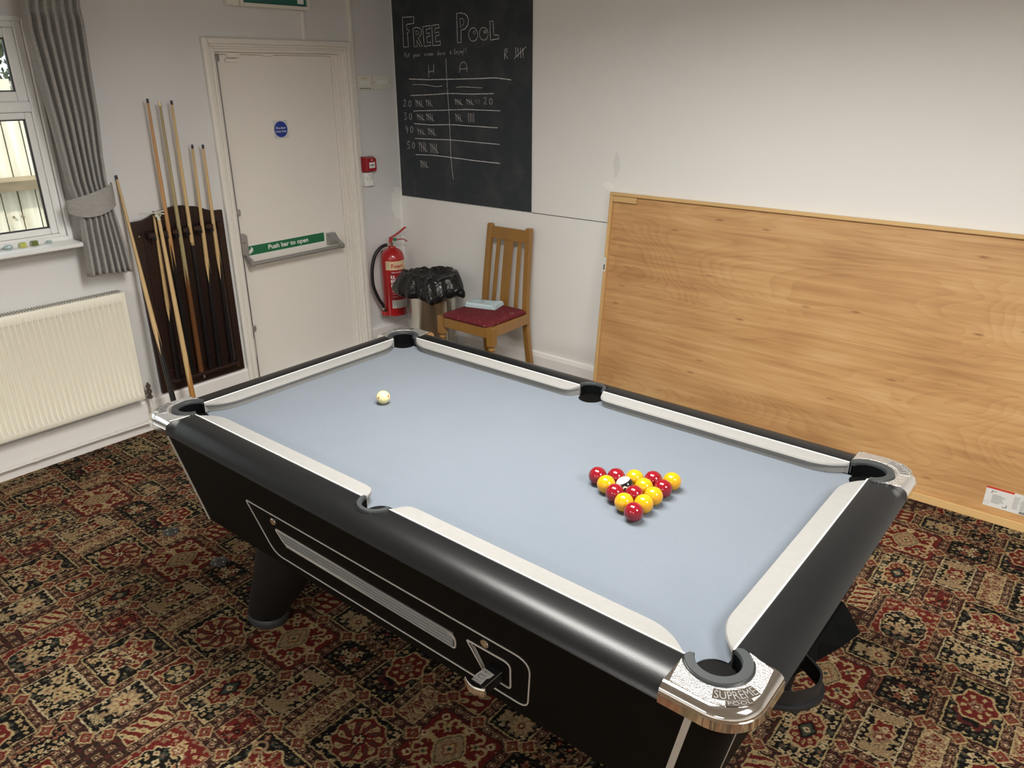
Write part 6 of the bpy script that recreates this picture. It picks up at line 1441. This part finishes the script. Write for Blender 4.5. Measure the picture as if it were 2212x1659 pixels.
# ------------------------------------------------------------------ cues
def cue(name, p0, p1, wood, butt, splice, spears, label, brass=None, tipr=.0060, buttr=.0145, group=None, tip='tip', cap=None):
    p0, p1 = Vector(p0), Vector(p1); L_ = (p1 - p0).length; ax = (p1 - p0) / L_
    t = thing(name, tuple(p0), label, 'cue', group)
    def at(u): return p0 + ax * (u * L_)
    def rad(u): return buttr + (tipr - buttr) * min(1, max(0, u)) ** 1.45
    ks = [i / 12 for i in range(13)]
    if tip: top = 1 - .020 / L_ * 1.0
    else: top = 1
    s0 = splice if butt else 0
    if butt: build('butt', B().tube([at(s0 * k) for k in ks], [rad(s0 * k) for k in ks], 14), butt, t, smooth=True)
    us = [s0 + (top - s0) * k for k in ks]; build('shaft', B().tube([at(u) for u in us], [rad(u) * (.999) for u in us], 14), wood, t, smooth=True)
    if tip: build('tip', B().tube([at(top), at(1)], [tipr * 1.05, tipr * .98], 12), tip, t, smooth=True)
    # pale spear points running down into the dark butt: long thin triangles lying on the butt
    if butt and spears:
        side = ax.cross(Vector((.76, -.64, 0))).normalized(); out = side.cross(ax).normalized()
        if out.dot(Vector((.76, -.64, .2))) < 0: out = -out
        b = B()
        for (off, ln, wd) in spears:
            k = 8; n_ = len(b.v)
            for i in range(k + 1):
                u = s0 - ln / L_ * i / k; r_ = rad(u) * 1.012 + .0003; half_w = wd * (1 - i / k)
                for sgn_ in (-1, -.66, -.33, 0, .33, .66, 1):
                    a = off + sgn_ * half_w; b.v.append(tuple(at(u) + (out * math.cos(a) + side * math.sin(a)) * r_))
                for j_ in range(6 if i else 0): q = n_ + 7 * i + j_; b.f.append((q - 7, q - 6, q + 1, q))
        build('spear_points', b, wood, t)
    if cap: build('butt_badge', B().tube([at(0) + Vector((0, 0, .017)) + Vector((.62, -.53, 0)) * (buttr - .002), at(0) + Vector((0, 0, .017)) + Vector((.62, -.53, 0)) * (buttr + .0008)], .0062, 12), cap, t, smooth=True)
    if brass: build('brass_joint', B().tube([at(s0 - .012 / L_), at(s0 + .004 / L_)], [rad(s0) * 1.03] * 2, 14), 'brass', t, smooth=True)
    return t
XQ = XD + .062; zb = .2645; G = 'cues standing in the wall rack'
def rc(y): return (XQ, y, zb)
cue('pool_cue', (XQ, .268, zb), (XQ, .290, 1.175), 'ash', 'ebony', .50, [(0, .13, 1.2), (1.2, .08, .6)], 'short pale-topped cue at the left end of the rack, behind the white rest head', buttr=.0140, group=G, cap='ivory')
cue('pool_cue', (XQ, .3465, zb), (XQ, .359, 1.713), 'ash2', 'ebony', .505, [(-.55, .15, .55), (.75, .13, .55)], 'tall orange-toned cue, leftmost of the three long ones in the rack', group=G)
cue('pool_cue', (XQ, .402, zb), (XQ, .419, 1.697), 'ash3', 'brownwood', .42, [(-.5, .12, .6), (.75, .10, .6)], 'tall greenish cue with a brown butt, middle of the three long ones', tip='brass', group=G)
cue('pool_cue', (XQ, .461, zb), (XQ, .481, 1.702), 'ash', 'ebony', .500, [], 'tall pale cue with a brass-jointed thin black butt, rightmost of the three long ones', brass=True, buttr=.0135, group=G)
cue('pool_cue', (XQ, .519, zb), (XQ, .556, 1.484), 'ash', 'ebony', .515, [(0, .14, 1.1), (1.35, .09, .5), (-1.3, .07, .5)], 'shorter pale cue, left one of the short pair at the right of the rack', group=G, cap='ivory')
cue('pool_cue', (XQ, .600, zb), (XQ, .615, 1.480), 'ash', 'ebony', .54, [(0, .17, 1.0), (-1.3, .12, .5), (1.4, .10, .5)], 'shorter pale cue at the right end of the rack, next to the door frame', group=G, cap='ivory')
# loose cue and rest standing on the floor in front of the rack
cue('pool_cue', (-2.34, .128, .0095), (XD + .008, .162, 1.362), 'ash', 'ebony', .46, [(0, .17, 1.1), (1.3, .14, .5), (-1.3, .09, .5)], 'loose cue leaning on the wall left of the rack, black butt on the floor', buttr=.0150)
rs = cue('cue_rest', (-2.40, .252, .009), (-2.522, .294, 1.155), 'ash', 'maple', .335, [(0, .14, 1.0)], 'wooden cue rest with a white plastic head leaning on the rack', tipr=.0085, buttr=.0150, tip='ivory')
p_a = Vector((-2.40, .252, .009)); p_b = Vector((-2.522, .294, 1.155)); ax = (p_b - p_a).normalized()
build('rest_collar', B().tube([p_b - ax * .30, p_b - ax * .004], [.0070, .0062], 12), 'ivory', rs, smooth=True) if False else None
b = B(); hc = p_b + ax * .012
b.loft([[(hc.x - .006, y, hc.z + z + dz) for z in (0,)] + [(hc.x + .008, y, hc.z + z_ + dz) for z_ in (0, .006)] + [(hc.x - .006, y, hc.z + .006 + dz)] for y, dz in ((.196, .006), (.215, .004), (.285, .003), (.325, .008))])
b.box(hc.x - .005, hc.x + .007, .278, .308, hc.z - .016, hc.z + .003); b.box(hc.x + .000, hc.x + .060, .288, .298, hc.z + .001, hc.z + .008)
build('rest_head', b, 'ivory', rs, bevel=.002)

# ================================================================== FLOOR DISCS
for x, y, l in ((-1.551, -.366, 'round grey floor plate in the carpet, further from the pool table'), (-1.193, -.357, 'round grey floor plate in the carpet beside the left table leg')):
    t = thing('floor_plate', (x, y, 0), l, 'floor plate', 'floor plates')
    d_ = build('disc', B().lathe([(.034, .0006), (.033, .0035), (.030, .0045), (0, .0045)], (x, y, 0), 32), 'disc', t, smooth=True)
    b = B()
    for k in range(4): a = .4 + k * PI / 2; b.lathe([(.003, .0046), (.0028, .0056), (0, .0058)], (x + .022 * math.cos(a), y + .022 * math.sin(a), 0), 10)
    build('screw', b, 'trimmetal', d_)
    build('hub', B().lathe([(.009, .0046), (.0085, .0052), (0, .0053)], (x, y, 0), 16), 'blacktext', d_)
